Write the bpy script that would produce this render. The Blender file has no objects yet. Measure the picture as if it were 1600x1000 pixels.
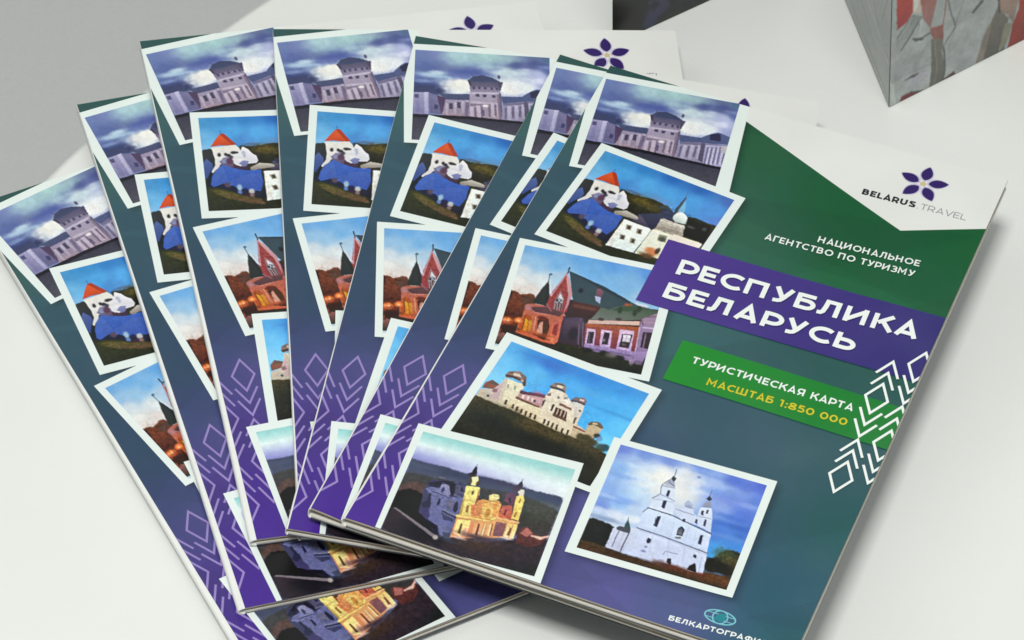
import bpy, math, random
import numpy as np

MM = 0.001
C = bpy.context.scene.collection
SC = bpy.context.scene

# ------------------------------------------------------------------ camera, world, lamps, exposure
cam_data = bpy.data.cameras.new("camera")
cam = bpy.data.objects.new("camera", cam_data)
C.objects.link(cam)
cam.location = (207.480 * MM, -708.712 * MM, 730.271 * MM)
cam.rotation_euler = (0.72879, -0.06709, 0.38821)
cam_data.sensor_width = 36.0
cam_data.lens = 36.0 * 5497.1 / 1600.0
cam_data.clip_start = 0.01
cam_data.clip_end = 60.0
SC.camera = cam
SC.cycles.filter_width = 1.6

world = bpy.data.worlds.new("World")
SC.world = world
world.use_nodes = True
world.node_tree.nodes["Background"].inputs[0].default_value = (0.93, 1.0, 0.97, 1)
world.node_tree.nodes["Background"].inputs[1].default_value = 0.25


def area_lamp(name, loc, target, size, power, col):
    d = bpy.data.lights.new(name, 'AREA')
    d.shape = 'RECTANGLE'
    d.size, d.size_y = size
    d.energy = power
    d.color = col
    o = bpy.data.objects.new(name, d)
    C.objects.link(o)
    o.location = loc
    v = [t - l for t, l in zip(target, loc)]
    from mathutils import Vector
    o.rotation_euler = Vector(v).to_track_quat('-Z', 'Y').to_euler()
    return o


area_lamp("ceiling_panel_lamp", (0.08, -1.02, 2.0), (0, -0.1, 0), (0.32, 0.32), 34.5, (0.99, 1.0, 0.975))
area_lamp("second_ceiling_lamp", (0.75, -0.95, 2.1), (0.0, -0.1, 0), (0.9, 0.7), 10.0, (0.985, 1.0, 0.98))
area_lamp("added_sheen_lamp", (-0.45, 1.25, 1.6), (0.0, -0.1, 0), (0.8, 0.35), 1.5, (0.97, 1.0, 0.99))  # weak lamp added on the far side to lay a sheen on the covers
area_lamp("third_ceiling_lamp", (-1.2, -0.5, 1.7), (0.0, -0.1, 0), (0.9, 0.7), 3.0, (0.97, 1.0, 0.985))

vs = SC.view_settings
vs.view_transform = 'Standard'
vs.look = 'None'
vs.exposure = 0.0
vs.gamma = 1.0
vs.use_curve_mapping = False

# ------------------------------------------------------------------ helpers
W, H = 120.0, 188.51
TH = 2.7


def lin(c):
    c = np.asarray(c, float) / 255.0
    return np.where(c <= 0.04045, c / 12.92, ((c + 0.055) / 1.055) ** 2.4)


def tag(o, label=None, cat=None, group=None, kind=None):
    if label: o['label'] = label
    if cat: o['category'] = cat
    if group: o['group'] = group
    if kind: o['kind'] = kind
    return o


def link(name, me, mat=None, parent=None):
    o = bpy.data.objects.new(name, me)
    C.objects.link(o)
    if mat is not None:
        me.materials.append(mat)
    if parent is not None:
        o.parent = parent
    return o


def mesh(name, verts, faces, smooth=False):
    me = bpy.data.meshes.new(name)
    me.from_pydata([tuple(v) for v in verts], [], [tuple(f) for f in faces])
    me.validate()
    if smooth:
        me.polygons.foreach_set('use_smooth', [True] * len(me.polygons))
    me.update()
    return me


class MB:
    def __init__(self):
        self.v, self.f = [], []

    def add(self, v, f):
        n = len(self.v)
        self.v += [tuple(p) for p in v]
        self.f += [tuple(i + n for i in q) for q in f]

    def slab(self, us, v0, v1, ztop, zbot, nv=48):
        """a leaf of paper: cross-section along u (lists), extruded from v0 to v1 (cover millimetres)"""
        n = len(us)
        P, F = [], []
        for j in range(nv + 1):
            vv = v0 + (v1 - v0) * j / nv
            P += [(us[i] * MM, -vv * MM, ztop[i] * MM) for i in range(n)]
            P += [(us[i] * MM, -vv * MM, zbot[i] * MM) for i in range(n)]
        for j in range(nv):
            A, B_ = 2 * n * j, 2 * n * j + n
            C_, D = A + 2 * n, B_ + 2 * n
            for i in range(n - 1):
                F.append((A + i, C_ + i, C_ + i + 1, A + i + 1))
                F.append((B_ + i, B_ + i + 1, D + i + 1, D + i))
            F.append((A, B_, D, C_))
            F.append((A + n - 1, C_ + n - 1, D + n - 1, B_ + n - 1))
        e = 2 * n * nv
        for i in range(n - 1):
            F.append((i, i + 1, n + i + 1, n + i))
            F.append((e + i, e + n + i, e + n + i + 1, e + i + 1))
        self.add(P, F)

    def box(self, x0, x1, y0, y1, z0, z1):
        P = [(x, y, z) for z in (z0, z1) for y in (y0, y1) for x in (x0, x1)]
        self.add(P, [(0, 2, 3, 1), (4, 5, 7, 6), (0, 1, 5, 4), (2, 6, 7, 3), (0, 4, 6, 2), (1, 3, 7, 5)])

    def build(self, name, mat=None, parent=None, smooth=False):
        return link(name, mesh(name, self.v, self.f, smooth), mat, parent)


def clip_poly(pts, u0=0.0, u1=W, v0=0.0, v1=H):
    def cut(ps, ins, inter):
        out = []
        for i in range(len(ps)):
            a, b = ps[i - 1], ps[i]
            if ins(b):
                if not ins(a): out.append(inter(a, b))
                out.append(b)
            elif ins(a):
                out.append(inter(a, b))
        return out

    def ix(x):
        return lambda a, b: (x, a[1] + (b[1] - a[1]) * (x - a[0]) / (b[0] - a[0]))

    def iy(y):
        return lambda a, b: (a[0] + (b[0] - a[0]) * (y - a[1]) / (b[1] - a[1]), y)
    ps = [tuple(p) for p in pts]
    ps = cut(ps, lambda p: p[0] >= u0, ix(u0))
    ps = cut(ps, lambda p: p[0] <= u1, ix(u1)) if ps else ps
    ps = cut(ps, lambda p: p[1] >= v0, iy(v0)) if ps else ps
    ps = cut(ps, lambda p: p[1] <= v1, iy(v1)) if ps else ps
    return ps


def add_print(mb, pts, z, clip=True):
    """a flat printed shape: polygon in cover millimetres (u right, v down)"""
    ps = clip_poly(pts) if clip else pts
    if len(ps) < 3: return
    P = [(u * MM, -v * MM, z * MM) for u, v in ps]
    a = sum(ps[i - 1][0] * ps[i][1] - ps[i][0] * ps[i - 1][1] for i in range(len(ps)))
    idx = list(range(len(ps)))
    mb.add(P, [idx if a < 0 else idx[::-1]])


def add_tiles(mb, pts, z, step=4.0):
    us = [p[0] for p in pts]; vs_ = [p[1] for p in pts]
    u0, u1, v0, v1 = max(0, min(us)), min(W, max(us)), max(0, min(vs_)), min(H, max(vs_))
    nu, nv = max(1, int((u1 - u0) / step)), max(1, int((v1 - v0) / step))
    for i in range(nu):
        for j in range(nv):
            ps = clip_poly(pts, u0 + (u1 - u0) * i / nu, u0 + (u1 - u0) * (i + 1) / nu, v0 + (v1 - v0) * j / nv, v0 + (v1 - v0) * (j + 1) / nv)
            if len(ps) > 2: add_print(mb, ps, z, False)


# ------------------------------------------------------------------ materials (all procedural)
def new_mat(name):
    m = bpy.data.materials.new(name)
    m.use_nodes = True
    return m, m.node_tree.nodes, m.node_tree.links, m.node_tree.nodes['Principled BSDF']


def paper(name, rgb, rough=0.6, var=0.06, scale=60.0, spec=0.3, bump=0.0, bscale=900.0):
    m, n, l, b = new_mat(name)
    t = n.new('ShaderNodeTexCoord')
    no = n.new('ShaderNodeTexNoise'); no.inputs['Scale'].default_value = scale; no.inputs['Detail'].default_value = 5
    l.new(t.outputs['Object'], no.inputs['Vector'])
    r = n.new('ShaderNodeValToRGB')
    c = lin(rgb)
    r.color_ramp.elements[0].position = 0.3; r.color_ramp.elements[1].position = 0.7
    r.color_ramp.elements[0].color = tuple(c * (1 - var)) + (1,)
    r.color_ramp.elements[1].color = tuple(np.minimum(c * (1 + var), 0.95)) + (1,)
    l.new(no.outputs['Fac'], r.inputs['Fac']); l.new(r.outputs['Color'], b.inputs['Base Color'])
    b.inputs['Roughness'].default_value = rough
    b.inputs['Specular IOR Level'].default_value = spec
    if bump:
        n2 = n.new('ShaderNodeTexNoise'); n2.inputs['Scale'].default_value = bscale; n2.inputs['Detail'].default_value = 4
        l.new(t.outputs['Object'], n2.inputs['Vector'])
        bp = n.new('ShaderNodeBump'); bp.inputs['Strength'].default_value = bump; bp.inputs['Distance'].default_value = 0.0004
        l.new(n2.outputs['Fac'], bp.inputs['Height']); l.new(bp.outputs['Normal'], b.inputs['Normal'])
    return m


def ink_mat(name, rough=0.42, spec=0.2):
    m, n, l, b = new_mat(name)
    a = n.new('ShaderNodeAttribute'); a.attribute_name = 'ink'
    t = n.new('ShaderNodeTexCoord')
    g = n.new('ShaderNodeTexNoise'); g.inputs['Scale'].default_value = 420; g.inputs['Detail'].default_value = 3
    l.new(t.outputs['Object'], g.inputs['Vector'])
    mp = n.new('ShaderNodeMapRange'); mp.inputs['To Min'].default_value = 0.94; mp.inputs['To Max'].default_value = 1.06
    l.new(g.outputs['Fac'], mp.inputs['Value'])
    vm = n.new('ShaderNodeVectorMath'); vm.operation = 'SCALE'
    l.new(a.outputs['Color'], vm.inputs[0]); l.new(mp.outputs['Result'], vm.inputs['Scale'])
    l.new(vm.outputs['Vector'], b.inputs['Base Color'])
    rr = n.new('ShaderNodeTexNoise'); rr.inputs['Scale'].default_value = 38; rr.inputs['Detail'].default_value = 6
    l.new(t.outputs['Object'], rr.inputs['Vector'])
    rm = n.new('ShaderNodeMapRange'); rm.inputs['From Min'].default_value = .3; rm.inputs['From Max'].default_value = .7
    rm.inputs['To Min'].default_value = rough - .1; rm.inputs['To Max'].default_value = rough + .1
    l.new(rr.outputs['Fac'], rm.inputs['Value']); l.new(rm.outputs['Result'], b.inputs['Roughness'])
    b.inputs['Specular IOR Level'].default_value = spec
    w = n.new('ShaderNodeTexNoise'); w.inputs['Scale'].default_value = 22; w.inputs['Detail'].default_value = 2
    l.new(t.outputs['Object'], w.inputs['Vector'])
    bp = n.new('ShaderNodeBump'); bp.inputs['Strength'].default_value = 0.25; bp.inputs['Distance'].default_value = 0.002
    l.new(w.outputs['Fac'], bp.inputs['Height']); l.new(bp.outputs['Normal'], b.inputs['Normal'])
    return m


M_INK = ink_mat('printed_ink', .36, .3)
M_GLOSSPRINT = ink_mat('glossy_print', .24, .5)
M_BORDER = paper('photo_border_white', (222, 230, 226), 0.42, 0.02, 90)
M_COVERWHITE = paper('cover_white', (222, 222, 217), 0.45, 0.03, 40)
M_LETTER = paper('white_ink', (232, 236, 232), 0.45, 0.02)
M_LILAC = paper('lilac_ink', (146, 128, 186), 0.45, 0.08, 120)
M_YELLOW = paper('yellow_ink', (206, 190, 40), 0.45, 0.03)
M_BACKING = paper('dark_violet_ink', (40, 28, 92), 0.45, 0.03)
M_BLACK = paper('black_ink', (38, 38, 44), 0.5, 0.05)
M_GREY = paper('grey_ink', (138, 140, 144), 0.5, 0.05)
M_PETAL = paper('violet_ink', (50, 32, 96), 0.45, 0.06, 200)
M_PETALEDGE = paper('pale_violet_ink', (190, 184, 206), 0.5, 0.05)
M_GOLD = paper('gold_ink', (196, 180, 140), 0.5, 0.05)
M_TURQ = paper('turquoise_ink', (120, 190, 200), 0.5, 0.05)
M_TEAL = paper('teal_ink', (40, 130, 140), 0.5, 0.05)
M_SPINE = paper('white_fold_paper', (226, 226, 222), 0.6, 0.04, 120)
M_PAGE = paper('page_paper', (178, 168, 152), 0.7, 0.1, 150)
M_BACKINK = paper('dark_back_cover_ink', (74, 78, 86), 0.5, 0.08, 120)
M_BACK = paper('back_cover_paper', (212, 207, 198), 0.6, 0.05, 120)


# ------------------------------------------------------------------ a small painter for the printed pictures
def noise2(h, w, cell, rng):
    gh, gw = int(h / cell) + 3, int(w / cell) + 3
    g = rng.random((gh, gw))
    y = np.linspace(0, gh - 2.001, h); x = np.linspace(0, gw - 2.001, w)
    yi = y.astype(int); xi = x.astype(int); fy = (y - yi)[:, None]; fx = (x - xi)[None]
    fy = fy * fy * (3 - 2 * fy); fx = fx * fx * (3 - 2 * fx)
    a = g[yi][:, xi]; b = g[yi][:, xi + 1]; c = g[yi + 1][:, xi]; d = g[yi + 1][:, xi + 1]
    return (a * (1 - fx) + b * fx) * (1 - fy) + (c * (1 - fx) + d * fx) * fy


def blur(a, r):
    r = int(round(r))
    if r < 1: return a
    for ax in (0, 1):
        p = [(0, 0)] * a.ndim
        p[ax] = (r, r)
        q = np.pad(a, p, 'edge')
        c = np.cumsum(q, ax)
        z = np.zeros_like(np.take(c, [0], ax))
        c = np.concatenate([z, c], ax)
        n = a.shape[ax]
        a = (np.take(c, range(2 * r + 1, 2 * r + 1 + n), ax) - np.take(c, range(0, n), ax)) / (2 * r + 1)
    return a


def idw(X, Y, pts, power=3.0, asp=1.0):
    num = np.zeros(X.shape + (3,)); den = np.zeros(X.shape)
    for q in pts:
        d2 = (X - q[0]) ** 2 + ((Y - q[1]) * asp) ** 2 + 4e-4
        w = d2 ** (-power / 2)
        num += w[..., None] * np.array(q[2:5], float); den += w
    return num / den[..., None]


def inside(pts, X, Y):
    m = np.zeros(X.shape, bool)
    for i in range(len(pts)):
        x0, y0 = pts[i - 1]; x1, y1 = pts[i]
        if y0 == y1: continue
        m ^= ((y0 > Y) != (y1 > Y)) & (X < (x1 - x0) * (Y - y0) / (y1 - y0) + x0)
    return m


def paint(ops, nx, ny, seed, ss=3):
    """nx x ny vertex colours; coordinates run 0..1 across the picture"""
    rng = np.random.default_rng(seed)
    w, h = nx * ss, ny * ss
    xs = (np.arange(w) + .5) / w; ys = (np.arange(h) + .5) / h
    X, Y = np.meshgrid(xs, ys)
    asp = ny / nx
    img = np.zeros((h, w, 3))

    def sub(x0, y0, x1, y1):
        return (slice(max(0, int(y0 * h) - 2), min(h, int(y1 * h) + 3)), slice(max(0, int(x0 * w) - 2), min(w, int(x1 * w) + 3)))
    for o in ops:
        k = o[0]
        if k == 'f':
            st = 4
            f = idw(X[::st, ::st], Y[::st, ::st], o[1], 3.2, asp)
            f = np.repeat(np.repeat(f, st, 0), st, 1)[:h, :w]
            img = blur(blur(f, 5), 4)
        elif k == 'g':
            ts = [q[0] for q in o[1]]
            A = np.stack([np.interp(Y, ts, [q[1][c] for q in o[1]]) for c in range(3)], -1)
            B_ = np.stack([np.interp(Y, ts, [q[2][c] for q in o[1]]) for c in range(3)], -1)
            img = A * (1 - X[..., None]) + B_ * X[..., None]
        elif k == 'p':
            p = np.array(o[1]); pad = 3 * (o[4] or 0)
            s = sub(p[:, 0].min() - pad, p[:, 1].min() - pad, p[:, 0].max() + pad, p[:, 1].max() + pad)
            if X[s].size == 0: continue
            m = inside(o[1], X[s], Y[s]).astype(float)
            if o[4]:
                m = blur(blur(m, o[4] * w), o[4] * w)
                nz = noise2(m.shape[0], m.shape[1], 9, rng)
                m = np.clip((m - .5) * 2.2 + .5 + (nz - .5) * .9 * (1 - np.abs(2 * m - 1)), 0, 1)
            c = np.array(o[2], float)
            if o[3]:
                t = np.clip((Y[s] - p[:, 1].min()) / (p[:, 1].max() - p[:, 1].min() + 1e-6), 0, 1)[..., None]
                c = c * (1 - t) + np.array(o[3], float) * t
            img[s] = img[s] * (1 - m[..., None]) + c * m[..., None]
        elif k == 'l':
            p = o[1]; r = o[2] / 2
            for (x0, y0), (x1, y1) in zip(p[:-1], p[1:]):
                s = sub(min(x0, x1) - r, min(y0, y1) - r * 1.3, max(x0, x1) + r, max(y0, y1) + r * 1.3)
                if X[s].size == 0: continue
                dx, dy = x1 - x0, (y1 - y0) * asp
                L2 = dx * dx + dy * dy + 1e-12
                t = np.clip(((X[s] - x0) * dx + (Y[s] - y0) * asp * dy) / L2, 0, 1)
                d = np.hypot(X[s] - x0 - t * dx, (Y[s] - y0) * asp - t * dy)
                m = np.clip((r - d) * w + .5, 0, 1)[..., None]
                img[s] = img[s] * (1 - m) + np.array(o[3], float) * m
        elif k == 'b':
            _, cx, cy, rx, ry, ang, c, a = o
            R = max(rx, ry) * 2.2
            s = sub(cx - R, cy - R, cx + R, cy + R)
            if X[s].size == 0: continue
            ca, sa = math.cos(math.radians(ang)), math.sin(math.radians(ang))
            # tilt is given against the page, so it is undone here only as far as the picture leans
            dx, dy = X[s] - cx, Y[s] - cy
            u = dx; v = dy
            d2 = (u / (rx + 1e-6)) ** 2 + (v / (ry + 1e-6)) ** 2
            if rx > .05:
                nz = noise2(dx.shape[0], dx.shape[1], max(4, int(rx * w * .35)), rng)
                d2 = d2 * (0.55 + .9 * nz)
            m = (a / (1 + np.exp((np.sqrt(d2) - 1) * (4.5 if rx > .05 else 9))))[..., None]
            img[s] = img[s] * (1 - m) + np.array(c, float) * m
        elif k == 'n':
            m = inside(o[1], X, Y).astype(float) if o[1] else np.ones((h, w))
            nz = .5 * noise2(h, w, w / o[3], rng) + .3 * noise2(h, w, w / o[3] / 2.3, rng) + .2 * noise2(h, w, w / o[3] / 5, rng)
            img = img * (1 + m * (nz - .5) * 1.5 * o[2])[..., None]
    # ragged outlines, crisp local contrast and grain, as a small printed photograph has
    wy = (noise2(h, w, 5, rng) - .5) * 1.0 + (noise2(h, w, 13, rng) - .5) * 2.2
    wx = (noise2(h, w, 5, rng) - .5) * 1.0 + (noise2(h, w, 13, rng) - .5) * 2.2
    yi = np.clip(np.arange(h)[:, None] + wy, 0, h - 1).astype(int)
    xi = np.clip(np.arange(w)[None] + wx, 0, w - 1).astype(int)
    img = img[yi, xi]
    img = blur(blur(img, 1), 1)
    img = img.reshape(ny, ss, nx, ss, 3).mean((1, 3))
    img = img + .3 * (img - blur(blur(img, 1), 1)) + .13 * (img - blur(blur(img, 9), 6))
    img = img * (1 + (rng.random((ny, nx, 1)) - .5) * .05)
    g = img.mean(2, keepdims=True)
    img = g + .93 * (img - g)
    img = 255 * (np.clip(img, 3, 243) / 255) ** 1.1
    return lin(img)


def ink_grid(name, a, b, c, cols, z):
    """grid of inked points spanning the parallelogram a -> b (across), a -> c (down); cut at the cover's edges"""
    ny, nx = cols.shape[:2]
    s = np.linspace(0, 1, nx)[None, :, None]; t = np.linspace(0, 1, ny)[:, None, None]
    a, b, c = [np.array(q, float) for q in (a, b, c)]
    P = a + (b - a) * s + (c - a) * t
    out = (P[..., 0] < 0) | (P[..., 0] > W) | (P[..., 1] < 0) | (P[..., 1] > H)
    P[..., 0] = np.clip(P[..., 0], 0, W); P[..., 1] = np.clip(P[..., 1], 0, H)
    i = np.arange(ny * nx).reshape(ny, nx)
    q = np.stack([i[:-1, :-1], i[1:, :-1], i[1:, 1:], i[:-1, 1:]], -1).reshape(-1, 4)
    o = out.ravel()
    q = q[~(o[q].all(1))]
    V = np.concatenate([P[..., :1], -P[..., 1:], np.full(P.shape[:2] + (1,), z)], -1).reshape(-1, 3) * MM
    me = bpy.data.meshes.new(name)
    me.vertices.add(len(V)); me.vertices.foreach_set('co', V.ravel())
    me.loops.add(q.size); me.loops.foreach_set('vertex_index', q.ravel().astype(np.int32))
    me.polygons.add(len(q)); me.polygons.foreach_set('loop_start', (np.arange(len(q)) * 4).astype(np.int32))
    at = me.color_attributes.new('ink', 'FLOAT_COLOR', 'POINT')
    at.data.foreach_set('color', np.concatenate([cols.reshape(-1, 3), np.ones((ny * nx, 1))], 1).ravel().astype(np.float32))
    me.update(calc_edges=True)
    return me


# ------------------------------------------------------------------ lettering: every glyph is a set of pen strokes (cap height 1)
def arc(cx, cy, rx, ry, a0, a1, n=18):
    return [(cx + rx * math.cos(math.radians(a0 + (a1 - a0) * i / n)), cy + ry * math.sin(math.radians(a0 + (a1 - a0) * i / n))) for i in range(n + 1)]


def glyph(ch, w):
    h = w / 2; T = 1 - h
    bowl = lambda y0, y1, x: [(h, y1), (x, y1)] + arc(x, (y0 + y1) / 2, (y1 - y0) / 2 * 1.05, (y1 - y0) / 2, 90, -90, 12)[1:-1] + [(x, y0), (h, y0)]
    st = [(h, 0), (h, 1)]
    G = {
        'Е': (.70, [st, [(h, T), (.63, T)], [(h, .5), (.57, .5)], [(h, h), (.65, h)]]),
        'Р': (.76, [st, bowl(.31, T, .36)]),
        'С': (.86, [arc(.5, .5, .5 - h, .5 - h, 48, 312, 26)]),
        'П': (.92, [[(h, 0), (h, T), (.80 - h, T), (.80 - h, 0)]]),
        'У': (.80, [[(.05 + h * .6, 1), (.40, .36)], [(.74 - h * .6, 1), (.44, .34), (.36, .18), (.27, h + .02), (.10, h)]]),
        'Б': (.80, [st, [(h, T), (.68, T)], bowl(h, .58, .42)]),
        'Л': (.88, [[(.77 - h, 0), (.77 - h, T), (.27, T), (.245, .52), (.205, .22), (.13, h + .01), (.0, h)]]),
        'И': (.94, [st, [(.82 - h, 0), (.82 - h, 1)], [(h * 1.1, .12), (.82 - h * 1.1, .88)]]),
        'К': (.80, [st, [(.70, 1.0), (.22, .44)], [(.36, .60), (.74, 0)]]),
        'А': (.88, [[(.06 + h * .3, 0), (.42, 1 - h * .5), (.78 - h * .3, 0)], [(.2, .25), (.64, .25)]]),
        'Н': (.94, [st, [(.80 - h, 0), (.80 - h, 1)], [(h, .5), (.80 - h, .5)]]),
        'Ц': (.94, [[(h, 1), (h, h), (.88, h), (.88 - h * .2, -.22)], [(.74 - h, 1), (.74 - h, h)]]),
        'О': (1.03, [arc(.5, .5, .5 - h, .5 - h, 0, 360, 30)]),
        'Ь': (.78, [st, bowl(h, .6, .40)]),
        'Г': (.64, [[(h, 0), (h, T), (.62, T)]]),
        'Т': (.74, [[(0.01, T), (.70, T)], [(.355, T), (.355, 0)]]),
        'В': (.82, [st, bowl(.52, T, .38), bowl(h, .52, .42)]),
        'З': (.72, [[(.06, .90), (.2, T)] + arc(.34, (T + .52) / 2, .24, (T - .52) / 2, 80, -90, 10) + [(.22, .52)], [(.30, .52)] + arc(.36, (.52 + h) / 2, .27, (.52 - h) / 2, 90, -90, 12) + [(.2, h + .01), (.03, .13)]]),
        'М': (1.08, [[(h, 0), (h, .96), (.5, .34), (.95 - h, .96), (.95 - h, 0)]]),
        'Ч': (.84, [[(h, 1), (h, .62), (.2, .44), (.36, .38), (.74 - h, .42)], [(.74 - h, 0), (.74 - h, 1)]]),
        'Ш': (1.24, [[(h, 1), (h, h), (1.12 - h, h), (1.12 - h, 1)], [(.56, 1), (.56, h)]]),
        'Я': (.82, [[(.72 - h, 0), (.72 - h, 1)], [(.72 - h, T), (.38, T)] + arc(.36, (.36 + T) / 2, .29, (T - .36) / 2, 90, 270, 12) + [(.72 - h, .36)], [(.36, .36), (.10, 0)]]),
        'Ф': (1.08, [[(.52, -.02), (.52, 1.02)], arc(.52, .5, .5 - h, .36, 0, 360, 26)]),
        'L': (.64, [[(h, 1), (h, h), (.60, h)]]),
        'R': (.80, [st, bowl(.36, T, .36), [(.40, .36), (.68, 0)]]),
        'U': (.92, [[(h, 1), (h, .42)] + arc(.40, .42, .40 - h, .42 - h, 180, 360, 14) + [(.80 - h, .42), (.80 - h, 1)]]),
        'S': (.76, [[(.64, .85), (.5, T), (.34, T), (.14, .85), (.12, .68), (.26, .56), (.48, .46), (.62, .33), (.58, .14), (.38, h), (.22, h), (.05, .15)]]),
        'V': (.84, [[(.04, 1), (.41, h * .5), (.78, 1)]]),
        '.': (.30, [[(.06, w * .55), (.06 + w * 1.1, w * .55)]]),
        ':': (.32, [[(.05, w * .55), (.05 + w * 1.1, w * .55)], [(.05, .62), (.05 + w * 1.1, .62)]]),
        '1': (.52, [[(.04, T), (.32, T), (.32, 0)]]),
        '8': (.82, [arc(.38, .74, .27, .26 - h, 0, 360, 20), arc(.38, .27, .33, .27 - h, 0, 360, 20)]),
        '5': (.78, [[(.64, T), (.18, T), (.14, .58), (.36, .60)] + arc(.38, .33, .27, .33 - h, 70, -100, 12) + [(.06, .13)]]),
        '0': (.90, [arc(.42, .5, .42 - h, .5 - h, 0, 360, 26)]),
        ' ': (.38, []),
    }
    for lat, cyr in zip('BEATOPCHMK', 'ВЕАТОРСНМК'):
        G[lat] = G[cyr]
    return G[ch]


def stroke(mb, pts, wd, z):
    pts = [p for i, p in enumerate(pts) if i == 0 or math.hypot(p[0] - pts[i - 1][0], p[1] - pts[i - 1][1]) > 1e-5]
    closed = len(pts) > 3 and math.hypot(pts[0][0] - pts[-1][0], pts[0][1] - pts[-1][1]) < 1e-4
    if closed: pts = pts[:-1]
    n = len(pts); Lp, Rp = [], []
    for i in range(n):
        a = pts[i - 1] if (i > 0 or closed) else None
        b = pts[i]
        c = pts[(i + 1) % n] if (i < n - 1 or closed) else None

        def nrm(p, q):
            d = math.hypot(q[0] - p[0], q[1] - p[1]); return (-(q[1] - p[1]) / d, (q[0] - p[0]) / d)
        if a is None: m = nrm(b, c); k = 1
        elif c is None: m = nrm(a, b); k = 1
        else:
            n1, n2 = nrm(a, b), nrm(b, c)
            m = (n1[0] + n2[0], n1[1] + n2[1]); q = math.hypot(*m)
            if q < 1e-6: m = n1; k = 1
            else:
                m = (m[0] / q, m[1] / q); k = min(1 / max(.2, m[0] * n1[0] + m[1] * n1[1]), 2.2)
        Lp.append((b[0] + m[0] * wd / 2 * k, b[1] + m[1] * wd / 2 * k)); Rp.append((b[0] - m[0] * wd / 2 * k, b[1] - m[1] * wd / 2 * k))
    for i in range(n if closed else n - 1):
        j = (i + 1) % n
        add_print(mb, [Lp[i], Lp[j], Rp[j], Rp[i]], z)


def lettering(mb, text, p0, p1, cap, weight, z, track=.06):
    """text set from baseline point p0 to p1 (cover millimetres)"""
    gl = [(g[0] + track, g[1]) for g in (glyph(c, weight) for c in text)]
    tot = sum(g[0] for g in gl) - .1 - track
    L = math.hypot(p1[0] - p0[0], p1[1] - p0[1])
    ux, uy = (p1[0] - p0[0]) / L, (p1[1] - p0[1]) / L
    sx = L / tot; x = 0.0; k = 0
    for adv, strokes in gl:
        for s in strokes:
            pts = [(p0[0] + (x + a) * sx * ux + b * cap * uy, p0[1] + (x + a) * sx * uy - b * cap * ux) for a, b in s]
            stroke(mb, pts, weight * (cap + sx) / 2, z + .002 * (k % 5)); k += 1
        x += adv


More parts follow.
